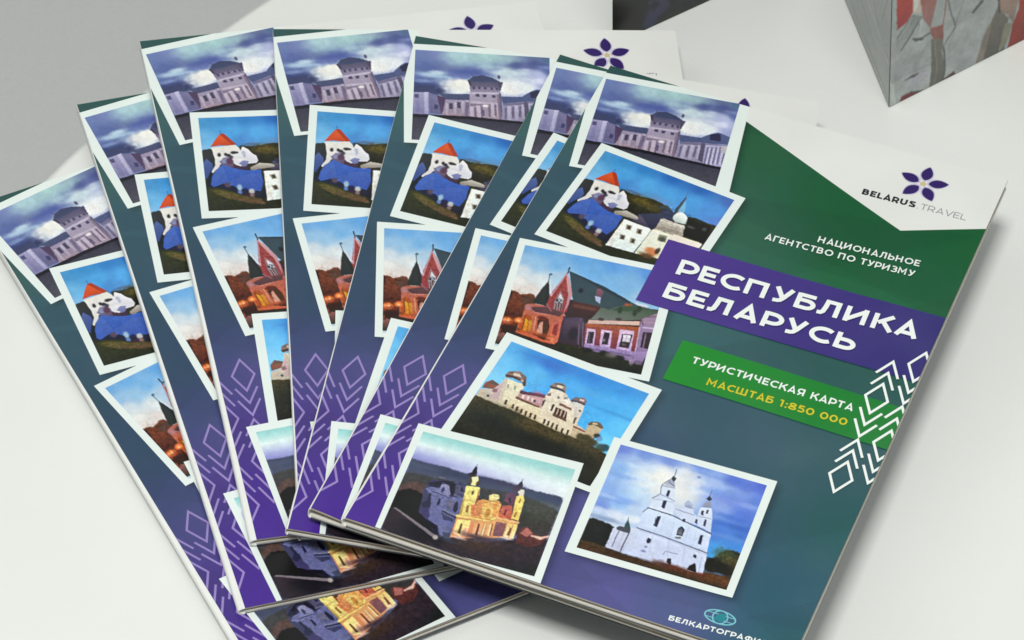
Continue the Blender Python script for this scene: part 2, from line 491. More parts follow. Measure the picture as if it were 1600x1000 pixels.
ART = {
 'P1': [
  ('f',[(.007,.014,110,128,180),(.143,.02,118,130,182),(.302,.004,165,192,208),(.542,.01,170,205,205),(.686,.013,150,165,190),(.875,.004,105,118,160),(.98,.011,88,115,150),(-.022,.282,100,118,175),(.104,.2,95,110,165),(.259,.215,110,125,170),(.43,.165,98,112,170),(.568,.139,120,135,185),(.75,.101,85,98,150),(.888,.076,88,98,150),(.985,.138,95,110,165),(-.016,.401,60,75,130),(.148,.414,62,72,125),(.208,.336,130,150,190),(.331,.285,100,125,180),(.674,.199,190,205,215),(.809,.159,185,195,218),(.912,.205,185,190,225),(.976,.291,160,165,210),(.882,.393,165,172,215),(.721,.441,150,160,205),(.207,.471,150,165,200),(.309,.457,160,170,200)]),
  ('b',.138,.273,.106,.029,14,(178,200,222),1.0),
  ('b',.207,.238,.058,.021,10,(190,212,226),.7),
  ('b',.271,.272,.106,.023,14,(150,180,210),.7),
  ('b',.419,.061,.192,.078,10,(176,210,212),.8),
  ('b',.624,.039,.144,.052,10,(165,200,200),.55),
  ('b',.338,.229,.144,.029,10,(85,100,165),.7),
  ('b',.45,.219,.115,.026,10,(80,95,165),.6),
  ('b',.694,.201,.115,.034,10,(200,216,222),.8),
  ('b',.864,.098,.125,.029,12,(80,92,150),.6),
  ('b',.953,.117,.058,.018,10,(150,165,205),.6),
  ('b',.331,.382,.106,.073,8,(236,234,230),1.0),
  ('b',.382,.375,.067,.065,0,(240,238,232),1.0),
  ('b',.3,.414,.087,.039,0,(226,228,230),1.0),
  ('b',.245,.423,.067,.034,10,(205,215,225),.8),
  ('b',.74,.345,.125,.078,6,(236,238,238),1.0),
  ('b',.713,.398,.077,.052,0,(232,232,232),1.0),
  ('b',.82,.367,.067,.052,0,(226,230,234),1.0),
  ('b',.681,.378,.058,.052,0,(230,228,226),1.0),
  ('b',.952,.268,.058,.052,0,(200,205,235),.6),
  ('b',.068,.347,.067,.018,12,(140,160,205),.7),
  ('b',.044,.414,.106,.029,12,(62,72,125),1.0),
  ('b',.175,.451,.058,.039,10,(58,64,105),1.0),
  ('b',.169,.249,.055,.021,0,(190,212,226),.8),
  ('b',.222,.283,.07,.017,0,(170,195,220),.7),
  ('b',.32,.383,.086,.046,0,(230,228,224),1.0),
  ('b',.35,.343,.047,.036,0,(234,232,226),1.0),
  ('b',.717,.333,.086,.046,0,(228,232,234),1.0),
  ('b',.685,.367,.055,.038,0,(234,232,230),1.0),
  ('b',.671,.212,.102,.023,0,(196,212,222),.8),
  ('b',.914,.276,.047,.032,0,(214,216,236),.8),
  ('b',.796,.261,.086,.025,0,(206,214,228),.7),
  ('b',.808,.123,.125,.021,0,(92,102,155),.7),
  ('b',.115,.4,.094,.023,0,(70,80,128),.8),
  ('b',.326,.264,.102,.023,0,(96,106,168),.7),
  ('b',.551,.149,.086,.027,0,(168,196,204),.7),
  ('p',[(-.022,.409),(.06,.397),(.146,.403),(.181,.46),(.115,.473),(-.008,.475)],(64,72,112),(70,76,112),.006),
  ('p',[(.184,.475),(.246,.474),(.412,.461),(.426,.53),(.237,.544)],(84,92,126),(78,82,116),.005),
  ('p',[(.636,.469),(.795,.459),(.846,.407),(.893,.369),(.931,.37),(1.006,.4),(1.016,.476),(.661,.556)],(92,104,146),(84,92,132),.006),
  ('p',[(.85,.406),(.924,.372),(.944,.461),(.862,.467)],(58,58,88),0,.008),
  ('p',[(-.007,.479),(.114,.467),(.12,.708),(.009,.717)],(160,156,190),(130,126,166),0),
  ('p',[(.008,.498),(.039,.496),(.04,.538),(.012,.54)],(92,90,130),0,0),
  ('p',[(.078,.472),(.107,.471),(.114,.704),(.088,.707)],(188,184,212),(160,156,190),0),
  ('p',[(.016,.551),(.046,.548),(.054,.697),(.024,.7)],(146,142,184),(120,118,160),0),
  ('p',[(.115,.473),(.196,.51),(.21,.702),(.126,.703)],(124,120,158),(104,100,138),0),
  ('p',[(.157,.601),(.184,.601),(.184,.65),(.158,.649)],(70,70,112),0,0),
  ('p',[(.173,.493),(.243,.527),(.246,.677),(.208,.7)],(84,66,98),(92,78,108),0),
  ('p',[(.236,.538),(.43,.529),(.425,.733),(.217,.712)],(156,146,172),(150,134,154),0),
  ('p',[(.216,.681),(.422,.7),(.424,.736),(.216,.715)],(166,142,156),(140,120,136),0),
  ('p',[(.265,.575),(.293,.574),(.291,.642),(.266,.64)],(80,74,100),0,0),
  ('p',[(.323,.558),(.35,.557),(.349,.625),(.324,.623)],(80,74,100),0,0),
  ('p',[(.239,.577),(.256,.578),(.259,.71),(.24,.708)],(182,172,192),(166,152,170),0),
  ('p',[(.301,.559),(.318,.56),(.32,.692),(.302,.69)],(182,172,192),(166,152,170),0),
  ('p',[(.357,.542),(.374,.543),(.376,.675),(.357,.674)],(182,172,192),(166,152,170),0),
  ('p',[(.388,.533),(.405,.534),(.407,.666),(.388,.665)],(182,172,192),(166,152,170),0),
  ('p',[(.385,.552),(.409,.552),(.406,.727),(.379,.722)],(120,108,138),0,.004),
  ('p',[(.413,.447),(.635,.424),(.643,.525),(.648,.725),(.417,.714),(.413,.532)],(166,156,180),(158,142,160),0),
  ('p',[(.411,.435),(.638,.417),(.639,.444),(.414,.461)],(186,176,196),0,0),
  ('p',[(.455,.456),(.482,.453),(.484,.484),(.458,.487)],(84,78,108),0,0),
  ('p',[(.507,.457),(.534,.454),(.535,.485),(.51,.488)],(84,78,108),0,0),
  ('p',[(.574,.458),(.601,.455),(.603,.486),(.577,.488)],(84,78,108),0,0),
  ('p',[(.42,.539),(.646,.538),(.646,.558),(.421,.558)],(184,172,190),0,0),
  ('p',[(.418,.566),(.643,.563),(.642,.585),(.418,.591)],(134,122,146),0,0),
  ('p',[(.415,.598),(.441,.598),(.453,.749),(.426,.747)],(194,182,200),(178,160,176),0),
  ('p',[(.464,.583),(.49,.584),(.502,.735),(.474,.733)],(194,182,200),(178,160,176),0),
  ('p',[(.569,.553),(.595,.553),(.606,.704),(.578,.703)],(194,182,200),(178,160,176),0),
  ('p',[(.608,.541),(.635,.542),(.646,.693),(.618,.691)],(194,182,200),(178,160,176),0),
  ('p',[(.448,.606),(.463,.607),(.468,.732),(.453,.73)],(128,114,138),(122,104,126),0),
  ('p',[(.496,.592),(.511,.592),(.517,.718),(.501,.716)],(128,114,138),(122,104,126),0),
  ('p',[(.55,.576),(.566,.576),(.571,.702),(.555,.7)],(128,114,138),(122,104,126),0),
  ('p',[(.594,.563),(.609,.564),(.614,.69),(.598,.687)],(128,114,138),(122,104,126),0),
  ('p',[(.499,.627),(.522,.628),(.527,.691),(.506,.69)],(104,94,124),0,0),
  ('b',.53,.582,.023,.015,0,(222,212,214),1.0),
  ('p',[(.61,.45),(.64,.448),(.652,.724),(.631,.723)],(140,124,146),(128,110,132),0),
  ('p',[(.625,.433),(.641,.435),(.647,.524),(.658,.689),(.648,.704)],(110,98,124),0,0),
  ('p',[(.408,.365),(.628,.365),(.635,.424),(.42,.44)],(132,122,152),(150,140,164),0),
  ('p',[(.398,.307),(.436,.264),(.494,.245),(.575,.265),(.628,.301),(.652,.33),(.626,.375),(.51,.372),(.42,.384)],(66,70,98),(112,104,132),.004),
  ('p',[(.425,.284),(.495,.251),(.575,.272),(.613,.309),(.506,.316),(.43,.32)],(70,78,112),0,.005),
  ('p',[(.432,.378),(.449,.378),(.452,.406),(.435,.406)],(82,76,102),0,0),
  ('p',[(.472,.373),(.489,.373),(.491,.402),(.474,.402)],(82,76,102),0,0),
  ('p',[(.515,.373),(.532,.373),(.534,.401),(.517,.402)],(82,76,102),0,0),
  ('p',[(.562,.374),(.579,.374),(.582,.402),(.565,.402)],(82,76,102),0,0),
  ('p',[(.601,.375),(.618,.374),(.62,.403),(.603,.403)],(82,76,102),0,0),
  ('p',[(.393,.306),(.417,.311),(.426,.37),(.408,.363)],(74,68,96),0,.004),
  ('b',.623,.253,.011,.021,0,(84,78,104),.9),
  ('p',[(.621,.312),(.654,.303),(.639,.405),(.628,.408)],(90,82,108),0,.004),
  ('l',[(.437,.269),(.421,.236)],.0047,(74,76,110)),
  ('p',[(.659,.544),(.82,.511),(1.019,.49),(1.025,.739),(.649,.73)],(154,148,176),(146,138,166),0),
  ('p',[(.659,.544),(1.018,.487),(1.018,.509),(.662,.568)],(120,114,146),0,0),
  ('p',[(.691,.571),(.715,.571),(.722,.732),(.697,.73)],(180,174,198),(166,158,182),0),
  ('p',[(.741,.556),(.766,.556),(.772,.718),(.748,.715)],(180,174,198),(166,158,182),0),
  ('p',[(.795,.541),(.82,.541),(.826,.702),(.802,.7)],(180,174,198),(166,158,182),0),
  ('p',[(.671,.589),(.687,.589),(.688,.716),(.673,.713)],(112,104,134),0,0),
  ('p',[(.724,.574),(.739,.574),(.741,.701),(.725,.698)],(112,104,134),0,0),
  ('p',[(.775,.559),(.79,.559),(.791,.686),(.776,.683)],(112,104,134),0,0),
  ('p',[(.809,.512),(.84,.513),(.858,.726),(.821,.713)],(98,92,120),(92,84,110),.005),
  ('p',[(.842,.527),(1.015,.493),(1.021,.738),(.859,.732)],(172,170,204),(160,156,190),0),
  ('p',[(.859,.546),(.871,.546),(.88,.744),(.867,.741)],(118,114,150),0,0),
  ('p',[(.887,.538),(.899,.538),(.907,.736),(.895,.733)],(118,114,150),0,0),
  ('p',[(.917,.529),(.929,.529),(.937,.727),(.925,.724)],(118,114,150),0,0),
  ('p',[(.947,.52),(.959,.52),(.968,.718),(.955,.716)],(118,114,150),0,0),
  ('p',[(.981,.51),(.993,.51),(1.001,.708),(.988,.706)],(118,114,150),0,0),
  ('p',[(.874,.554),(.884,.554),(.893,.746),(.883,.743)],(196,192,214),0,0),
  ('p',[(.905,.545),(.914,.546),(.923,.737),(.913,.734)],(196,192,214),0,0),
  ('p',[(.935,.536),(.944,.537),(.953,.728),(.943,.725)],(196,192,214),0,0),
  ('p',[(.967,.527),(.976,.527),(.985,.719),(.975,.716)],(196,192,214),0,0),
  ('p',[(.953,.506),(1.015,.5),(1.017,.584),(.96,.583)],(186,180,190),0,.01),
  ('p',[(-.003,.72),(.211,.715),(.407,.711),(.65,.725),(1.014,.747),(1.039,.979),(-.003,1.037)],(58,58,74),(86,84,98),0),
  ('p',[(-.004,.717),(.21,.712),(.407,.708),(.649,.723),(1.013,.744),(1.014,.771),(.65,.75),(.404,.741),(.217,.746),(-.002,.751)],(36,34,46),0,0),
  ('n',[(-.028,.48),(.425,.423),(.651,.296),(1.004,.447),(1.01,.755),(-.004,.727)],.1,110),
  ('n',[(-.003,.72),(.65,.725),(1.014,.747),(1.039,.979),(-.003,1.037)],.2,90),
  ('n',0,.06,26),
 ],
 'P2': [
  ('f',[(.01,.018,72,150,205),(.157,.013,60,145,205),(.326,.012,52,132,200),(.532,.003,40,110,190),(.744,.008,45,105,185),(.993,.006,72,110,185),(.029,.246,110,180,225),(.027,.333,130,185,225),(.223,.161,78,165,225),(.403,.186,85,170,230),(.567,.202,80,165,228),(.76,.167,80,160,225),(.923,.184,82,150,220),(.993,.274,90,135,210),(.338,.276,80,150,215),(.555,.294,100,150,205),(.271,.267,72,140,205)]),
  ('p',[(.005,.355),(.072,.339),(.127,.508),(.1,.609),(.006,.633),(-.003,.521)],(66,70,66),(50,58,60),.01),
  ('p',[(.261,.315),(.362,.329),(.515,.298),(.628,.316),(.703,.37),(.782,.337),(1.013,.32),(1.018,.572),(.846,.53),(.637,.527),(.488,.519),(.373,.54)],(58,58,34),(40,38,30),.012),
  ('b',.44,.365,.092,.055,12,(98,88,32),.8),
  ('b',.543,.385,.072,.041,12,(88,84,38),.7),
  ('b',.369,.392,.041,.055,0,(52,58,34),.7),
  ('b',.35,.303,.061,.014,14,(88,100,130),.7),
  ('p',[(.799,.352),(1.007,.331),(1.011,.543),(.832,.522)],(36,32,30),0,0),
  ('b',.899,.415,.051,.022,12,(80,80,84),.7),
  ('b',.84,.352,.051,.025,10,(50,62,44),.8),
  ('p',[(.601,.349),(.683,.348),(.71,.432),(.626,.501)],(60,66,92),0,0),
  ('p',[(.48,.499),(.603,.448),(.633,.563),(.534,.574)],(70,72,98),0,0),
  ('p',[(.01,.378),(.362,.329),(.695,.375),(1.016,.326),(1.028,.582),(1.008,.855),(.814,.974),(-.031,1.072)],(58,60,46),(40,42,30),0),
  ('p',[(.261,.315),(.362,.329),(.515,.298),(.628,.316),(.703,.37),(.782,.337),(1.013,.32),(1.018,.572),(.846,.53),(.637,.527),(.488,.519),(.373,.54)],(54,54,32),(36,34,28),.012),
  ('b',.44,.365,.082,.041,12,(104,90,30),.8),
  ('b',.543,.385,.061,.033,12,(92,84,36),.7),
  ('b',.617,.339,.051,.022,0,(80,92,120),.5),
  ('p',[(.601,.349),(.683,.348),(.71,.432),(.626,.501)],(60,66,92),0,0),
  ('p',[(.48,.499),(.603,.448),(.633,.563),(.534,.574)],(70,72,98),0,0),
  ('n',[(.261,.315),(.515,.298),(1.013,.32),(1.018,.572),(.637,.527),(.373,.54)],.45,70),
  ('p',[(-.015,.414),(.011,.348),(.075,.336),(.084,.431),(.076,.536),(.008,.478)],(58,62,58),(48,52,66),.008),
  ('p',[(-.004,.497),(.027,.444),(.066,.498),(.069,.551),(.052,.573),(.027,.655),(-.003,.651)],(84,104,160),(58,78,140),0),
  ('p',[(.002,.736),(.016,.662),(.045,.588),(.058,.558),(.05,.75)],(28,40,52),0,0),
  ('p',[(.069,.323),(.135,.316),(.242,.306),(.265,.341),(.287,.406),(.224,.466),(.176,.496),(.119,.509),(.111,.536),(.088,.562),(.061,.601),(.053,.583),(.083,.521),(.086,.452)],(226,220,210),(206,206,214),0),
  ('p',[(.207,.488),(.23,.418),(.271,.371),(.289,.326),(.321,.351),(.356,.407),(.381,.431),(.389,.48),(.374,.507),(.308,.514),(.28,.543),(.241,.534)],(226,224,226),(208,206,214),0),
  ('p',[(.066,.317),(.091,.264),(.138,.185),(.167,.178),(.25,.301),(.209,.309),(.124,.306)],(220,96,44),(204,78,34),0),
  ('p',[(.138,.185),(.167,.178),(.25,.301),(.222,.308)],(176,66,34),0,0),
  ('l',[(.151,.182),(.145,.145)],.004,(50,100,150)),
  ('b',.119,.407,.011,.02,0,(50,50,60),1),
  ('b',.165,.405,.011,.016,0,(50,50,60),1),
  ('b',.185,.418,.015,.018,0,(50,50,60),1),
  ('b',.223,.387,.022,.015,0,(50,50,60),1),
  ('b',.244,.388,.013,.011,0,(50,50,60),1),
  ('p',[(.115,.484),(.148,.436),(.199,.426),(.212,.485),(.234,.549),(.199,.548),(.142,.528)],(150,148,176),(92,72,104),0),
  ('b',.148,.481,.017,.018,0,(140,150,190),.9),
  ('b',.188,.478,.023,.033,0,(92,60,82),.9),
  ('b',.201,.437,.015,.018,0,(70,62,78),.9),
  ('p',[(.209,.509),(.256,.535),(.308,.53),(.304,.582),(.264,.585),(.212,.562)],(84,52,62),(62,50,88),0),
  ('p',[(.249,.506),(.283,.474),(.322,.484),(.308,.53),(.28,.543)],(140,142,186),(110,112,160),0),
  ('b',.291,.392,.013,.018,0,(180,182,200),.9),
  ('b',.295,.423,.009,.02,0,(170,172,196),.8),
  ('b',.265,.464,.02,.013,0,(226,222,226),.9),
  ('p',[(.326,.569),(.387,.521),(.452,.513),(.447,.549),(.341,.587)],(222,220,206),(170,164,150),0),
  ('p',[(.391,.529),(.485,.526),(.536,.516),(.615,.511),(.63,.589),(.483,.582)],(104,92,104),(70,66,96),0),
  ('p',[(.038,.725),(.052,.634),(.084,.569),(.134,.511),(.199,.548),(.275,.579),(.332,.582),(.399,.579),(.401,.644),(.406,.717),(.38,.809),(.317,.793),(.274,.787),(.213,.76),(.173,.718),(.124,.716),(.056,.747)],(78,112,190),(56,88,172),0),
  ('p',[(.133,.523),(.199,.548),(.275,.579),(.332,.582),(.399,.579),(.404,.62),(.295,.621),(.225,.665),(.167,.689)],(64,104,188),(52,90,178),0),
  ('p',[(.05,.75),(.125,.718),(.173,.718),(.21,.761),(.274,.787),(.321,.802),(.38,.809),(.408,.781),(.414,.885),(.36,.886),(.287,.877),(.199,.834),(.091,.78)],(32,40,66),(34,34,50),0),
  ('b',.155,.73,.022,.027,0,(92,74,92),.95),
  ('b',.235,.762,.017,.035,0,(150,180,205),.95),
  ('b',.234,.812,.016,.022,0,(100,130,190),.95),
  ('b',.316,.805,.02,.027,0,(190,192,196),.95),
  ('b',.315,.849,.017,.024,0,(140,110,110),.95),
  ('b',.277,.84,.023,.02,0,(64,36,66),.95),
  ('b',.183,.723,.016,.018,0,(70,100,180),.95),
  ('b',.182,.768,.016,.018,0,(28,34,60),.95),
  ('b',.274,.787,.017,.016,0,(40,44,100),.95),
  ('b',.362,.831,.02,.022,0,(40,40,60),.95),
  ('p',[(.017,.769),(.067,.754),(.147,.78),(.274,.851),(.396,.89),(.425,.954),(.546,.88),(.633,.891),(.772,.854),(.783,.904),(.434,.998),(.006,1.016)],(60,64,26),(34,38,22),.008),
  ('p',[(.027,.779),(.106,.78),(.237,.84),(.374,.888),(.411,.947),(.301,.933),(.136,.869)],(92,88,40),(96,70,50),.01),
  ('p',[(.418,.596),(.626,.591),(.618,.876),(.415,.911)],(236,234,224),(216,214,210),0),
  ('p',[(.449,.636),(.495,.631),(.507,.687),(.463,.691)],(150,130,104),0,0),
  ('p',[(.463,.644),(.491,.641),(.498,.676),(.472,.678)],(78,66,60),0,0),
  ('p',[(.53,.636),(.576,.631),(.588,.686),(.544,.69)],(150,130,104),0,0),
  ('p',[(.544,.644),(.571,.64),(.579,.675),(.553,.678)],(78,66,60),0,0),
  ('p',[(.451,.751),(.496,.746),(.509,.801),(.465,.805)],(150,130,104),0,0),
  ('p',[(.465,.759),(.492,.755),(.5,.79),(.474,.793)],(78,66,60),0,0),
  ('p',[(.529,.752),(.575,.747),(.587,.802),(.543,.806)],(150,130,104),0,0),
  ('p',[(.543,.76),(.57,.756),(.578,.791),(.552,.794)],(78,66,60),0,0),
  ('p',[(.63,.581),(.824,.552),(.985,.543),(.986,.592),(.784,.601),(.788,.844),(.628,.878)],(234,228,206),(214,200,168),0),
  ('p',[(.677,.618),(.74,.596),(.758,.683),(.72,.69)],(130,120,92),0,0),
  ('p',[(.706,.625),(.738,.614),(.745,.666),(.721,.67)],(70,66,58),0,0),
  ('b',.716,.799,.041,.047,-20,(200,118,56),1),
  ('b',.704,.864,.035,.019,0,(140,76,40),.8),
  ('b',.732,.765,.025,.028,0,(110,70,40),.8),
  ('l',[(.634,.776),(.624,.88)],.0082,(70,66,60)),
  ('p',[(.648,.445),(.824,.445),(.841,.566),(.634,.578)],(196,188,170),(170,160,146),0),
  ('n',[(.648,.445),(.824,.445),(.841,.566),(.634,.578)],.4,80),
  ('l',[(.653,.504),(.828,.5)],.0051,(226,220,206)),
  ('l',[(.657,.548),(.834,.538)],.0041,(110,104,100)),
  ('p',[(.775,.557),(.963,.54),(.975,.59),(.786,.617)],(232,222,200),0,0),
  ('p',[(.708,.417),(.693,.334),(.719,.31),(.762,.325),(.8,.36),(.809,.417),(.733,.438)],(236,240,240),(180,188,192),0),
  ('p',[(.729,.453),(.824,.445),(.827,.476),(.73,.49)],(210,206,196),0,0),
  ('p',[(.703,.428),(.69,.369),(.69,.168),(.701,.162),(.713,.356),(.719,.418)],(96,100,118),0,0),
  ('p',[(.709,.383),(.693,.192),(.7,.187),(.72,.36)],(150,156,170),0,0),
  ('l',[(.693,.167),(.686,.103)],.0041,(90,110,140)),
  ('p',[(.495,.487),(.617,.402),(.648,.545),(.624,.606)],(66,68,92),(50,52,76),.006),
  ('p',[(.326,.551),(.396,.508),(.493,.524),(.5,.555),(.411,.57),(.334,.582)],(196,190,178),(140,130,124),.004),
  ('p',[(.623,.602),(.769,.574),(.776,.648),(.78,.786),(.62,.88)],(232,230,214),(222,222,204),0),
  ('p',[(.419,.601),(.625,.6),(.614,.88),(.467,.904)],(238,238,230),(216,228,226),0),
  ('p',[(.454,.637),(.492,.63),(.505,.682),(.468,.689)],(166,156,134),0,0),
  ('p',[(.467,.643),(.489,.642),(.497,.677),(.476,.68)],(84,74,70),(70,66,66),.003),
  ('p',[(.533,.637),(.571,.629),(.585,.682),(.547,.689)],(166,156,134),0,0),
  ('p',[(.546,.643),(.568,.641),(.576,.677),(.556,.679)],(84,74,70),(70,66,66),.003),
  ('p',[(.457,.753),(.495,.745),(.508,.797),(.471,.804)],(166,156,134),0,0),
  ('p',[(.469,.759),(.492,.757),(.5,.792),(.479,.795)],(84,74,70),(70,66,66),.003),
  ('p',[(.534,.749),(.572,.742),(.585,.794),(.548,.801)],(166,156,134),0,0),
  ('p',[(.547,.755),(.569,.754),(.577,.789),(.556,.792)],(84,74,70),(70,66,66),.003),
  ('l',[(.627,.604),(.619,.877)],.0062,(150,160,160)),
  ('l',[(.623,.773),(.616,.872)],.0075,(60,84,84)),
  ('p',[(.69,.611),(.747,.596),(.76,.668),(.701,.679)],(150,148,124),0,.004),
  ('b',.728,.647,.025,.025,0,(86,88,78),.9),
  ('p',[(.76,.577),(.982,.551),(.98,.597),(.777,.622)],(232,222,214),(224,212,200),0),
  ('p',[(.635,.457),(.805,.433),(.83,.539),(.644,.57)],(200,194,182),(166,154,142),0),
  ('p',[(.645,.567),(.665,.525),(.809,.507),(.83,.539)],(158,146,136),0,.004),
  ('l',[(.667,.473),(.798,.453)],.005,(224,220,210)),
  ('l',[(.658,.509),(.8,.487)],.0037,(140,134,124)),
  ('n',[(.635,.457),(.805,.433),(.83,.539),(.644,.57)],.3,90),
  ('p',[(.701,.403),(.698,.347),(.725,.33),(.775,.333),(.8,.376),(.785,.423),(.711,.42)],(242,242,240),(190,204,196),0),
  ('p',[(.693,.401),(.68,.307),(.692,.159),(.704,.162),(.705,.306),(.704,.348)],(78,90,112),(66,76,96),0),
  ('p',[(.705,.306),(.703,.169),(.753,.307),(.712,.328)],(120,180,214),0,.004),
  ('p',[(.791,.35),(.967,.348),(.999,.531),(.83,.526)],(34,34,28),(28,26,24),.008),
  ('b',.849,.426,.031,.012,0,(96,96,100),.7),
  ('b',.938,.397,.015,.02,0,(84,86,90),.7),
  ('b',.86,.333,.044,.013,0,(40,50,44),.9),
  ('b',.71,.799,.041,.037,0,(206,132,84),1.0),
  ('b',.75,.775,.016,.034,0,(70,52,40),.9),
  ('b',.711,.858,.056,.022,0,(96,72,44),.9),
  ('n',[(.017,.769),(.396,.89),(.772,.854),(.783,.904),(.434,.998),(.006,1.016)],.45,70),
  ('n',[(.052,.572),(.415,.564),(.539,1.047),(.072,.843)],.14,90),
  ('n',[(.418,.596),(.821,.545),(.788,.844),(.415,.911)],.1,100),
  ('n',0,.05,26),
 ],
 'P3': [
  ('f',[(.005,.017,112,170,222),(.149,.014,110,172,226),(.407,.015,100,165,222),(.613,.017,95,158,222),(.901,.024,92,150,220),(.021,.14,150,190,225),(.022,.244,205,215,222),(.027,.362,226,224,220),(.013,.44,226,216,210),(.13,.169,150,192,225),(.178,.304,214,220,222),(.246,.136,120,178,225),(.269,.248,170,196,218),(.488,.112,112,172,224),(.748,.186,128,180,224),(.849,.29,150,190,220),(.651,.214,125,180,225),(.131,.421,218,208,204)]),
  ('p',[(-.002,.458),(.037,.459),(.073,.484),(.118,.457),(.16,.453),(.189,.551),(.155,.633),(.121,.759),(.053,.865),(.017,.932),(.004,.734)],(112,62,40),(64,28,24),.01),
  ('b',.055,.589,.055,.09,0,(120,58,36),.8),
  ('b',.132,.523,.044,.045,0,(88,62,52),.8),
  ('b',.037,.696,.055,.045,0,(70,30,22),.9),
  ('p',[(-.0,.451),(.014,.457),(.018,.846),(.008,.985),(.005,.922)],(70,30,24),0,.01),
  ('b',.038,.747,.035,.03,0,(240,150,60),1),
  ('b',.114,.725,.031,.03,0,(232,120,40),1),
  ('b',.04,.854,.044,.045,0,(150,60,40),.9),
  ('b',.026,.93,.04,.036,0,(110,60,56),.8),
  ('b',.02,.759,.077,.051,0,(190,80,30),.5),
  ('p',[(.389,.435),(1.009,.362),(1.065,.721),(1.002,1.023),(.337,1.07)],(66,48,54),(36,36,28),0),
  ('p',[(.347,.167),(.607,.249),(.836,.355),(.882,.361),(.893,.475),(.628,.463),(.433,.452),(.405,.387)],(60,90,102),(66,92,96),0),
  ('p',[(.43,.438),(.629,.47),(.562,.59),(.431,.591),(.413,.502)],(86,52,54),(60,38,46),0),
  ('p',[(.557,.307),(.577,.282),(.599,.29),(.602,.331),(.599,.391),(.564,.371)],(150,100,120),0,0),
  ('p',[(.559,.346),(.588,.35),(.592,.404),(.564,.395)],(196,206,222),0,0),
  ('b',.46,.334,.018,.024,0,(50,46,52),1),
  ('b',.783,.375,.038,.018,18,(150,84,60),.9),
  ('p',[(.629,.47),(.715,.413),(.88,.351),(1.014,.389),(.887,.491),(.561,.584)],(92,118,102),(76,96,92),0),
  ('b',.754,.434,.015,.027,0,(60,74,64),1),
  ('b',.874,.4,.018,.03,0,(64,78,70),1),
  ('p',[(.874,.371),(1.005,.37),(1.024,.445),(.897,.495)],(70,90,84),0,0),
  ('p',[(-.002,.978),(.026,.75),(.323,.726),(.56,.719),(.605,.945),(.407,1.001)],(60,36,30),(40,36,26),0),
  ('p',[(.333,.189),(.406,.389),(.402,.563),(.322,.585),(.257,.543),(.262,.43)],(150,66,62),(150,62,66),0),
  ('n',[(.333,.189),(.406,.389),(.402,.563),(.257,.543),(.262,.43)],.3,70),
  ('l',[(.317,.25),(.356,.259)],.0031,(176,104,96)),
  ('l',[(.312,.301),(.368,.312)],.0031,(176,104,96)),
  ('l',[(.307,.352),(.38,.364)],.0031,(176,104,96)),
  ('l',[(.302,.402),(.392,.415)],.0031,(176,104,96)),
  ('l',[(.296,.453),(.404,.467)],.0031,(176,104,96)),
  ('l',[(.336,.183),(.271,.438)],.0108,(190,140,150)),
  ('l',[(.27,.433),(.262,.327)],.0069,(206,180,196)),
  ('p',[(.332,.199),(.359,.238),(.407,.384),(.403,.481),(.389,.567),(.407,.602),(.388,.597),(.384,.405),(.341,.254)],(204,154,156),(176,126,140),0),
  ('p',[(.311,.426),(.324,.371),(.361,.432),(.373,.556),(.308,.549),(.3,.48)],(170,120,128),(126,86,94),0),
  ('p',[(.323,.433),(.329,.395),(.357,.444),(.358,.484),(.309,.488)],(206,206,212),0,0),
  ('b',.333,.466,.02,.023,0,(58,56,66),1),
  ('l',[(.321,.444),(.352,.484)],.0046,(214,210,216)),
  ('l',[(.343,.437),(.323,.494)],.0046,(214,210,216)),
  ('l',[(.322,.499),(.326,.564)],.0069,(80,70,72)),
  ('l',[(.339,.495),(.343,.559)],.0069,(80,70,72)),
  ('l',[(.354,.49),(.358,.555)],.0069,(80,70,72)),
  ('l',[(.314,.502),(.318,.566)],.0038,(196,176,182)),
  ('l',[(.331,.497),(.336,.561)],.0038,(196,176,182)),
  ('l',[(.347,.492),(.351,.557)],.0038,(196,176,182)),
  ('l',[(.34,.135),(.338,.193)],.0092,(46,58,66)),
  ('p',[(.225,.302),(.231,.307),(.261,.44),(.264,.541),(.171,.537),(.164,.519),(.193,.404)],(58,62,60),(48,52,52),0),
  ('p',[(.225,.302),(.231,.307),(.261,.44),(.264,.541),(.243,.542),(.233,.428)],(44,48,50),0,0),
  ('l',[(.228,.306),(.222,.236)],.0054,(70,96,112)),
  ('b',.229,.234,.011,.01,0,(70,100,120),.9),
  ('p',[(.126,.56),(.172,.542),(.264,.541),(.391,.576),(.394,.626),(.389,.877),(.313,.879),(.107,.838),(.124,.682)],(176,100,84),(200,96,60),0),
  ('p',[(.165,.575),(.265,.546),(.383,.573),(.37,.612),(.299,.612),(.216,.616),(.165,.61)],(100,66,72),(98,62,66),0),
  ('l',[(.142,.586),(.202,.62),(.3,.617)],.0069,(196,130,118)),
  ('b',.146,.585,.026,.027,0,(176,120,122),.9),
  ('l',[(.26,.522),(.303,.576)],.0108,(150,96,108)),
  ('p',[(.111,.837),(.13,.68),(.151,.644),(.192,.673),(.222,.815),(.162,.832)],(170,84,40),(196,92,36),0),
  ('p',[(.145,.797),(.146,.686),(.172,.709),(.179,.812)],(232,170,40),(214,140,30),0),
  ('p',[(.186,.81),(.175,.708),(.195,.702),(.208,.799)],(206,150,40),(190,120,36),0),
  ('l',[(.145,.666),(.148,.796)],.0062,(110,56,20)),
  ('l',[(.194,.662),(.212,.818)],.0092,(196,110,72)),
  ('l',[(.214,.657),(.227,.824)],.0123,(216,138,104)),
  ('l',[(.119,.724),(.116,.83)],.0077,(222,140,80)),
  ('p',[(.263,.843),(.231,.692),(.25,.646),(.297,.653),(.323,.726),(.315,.858)],(88,42,28),(64,32,22),0),
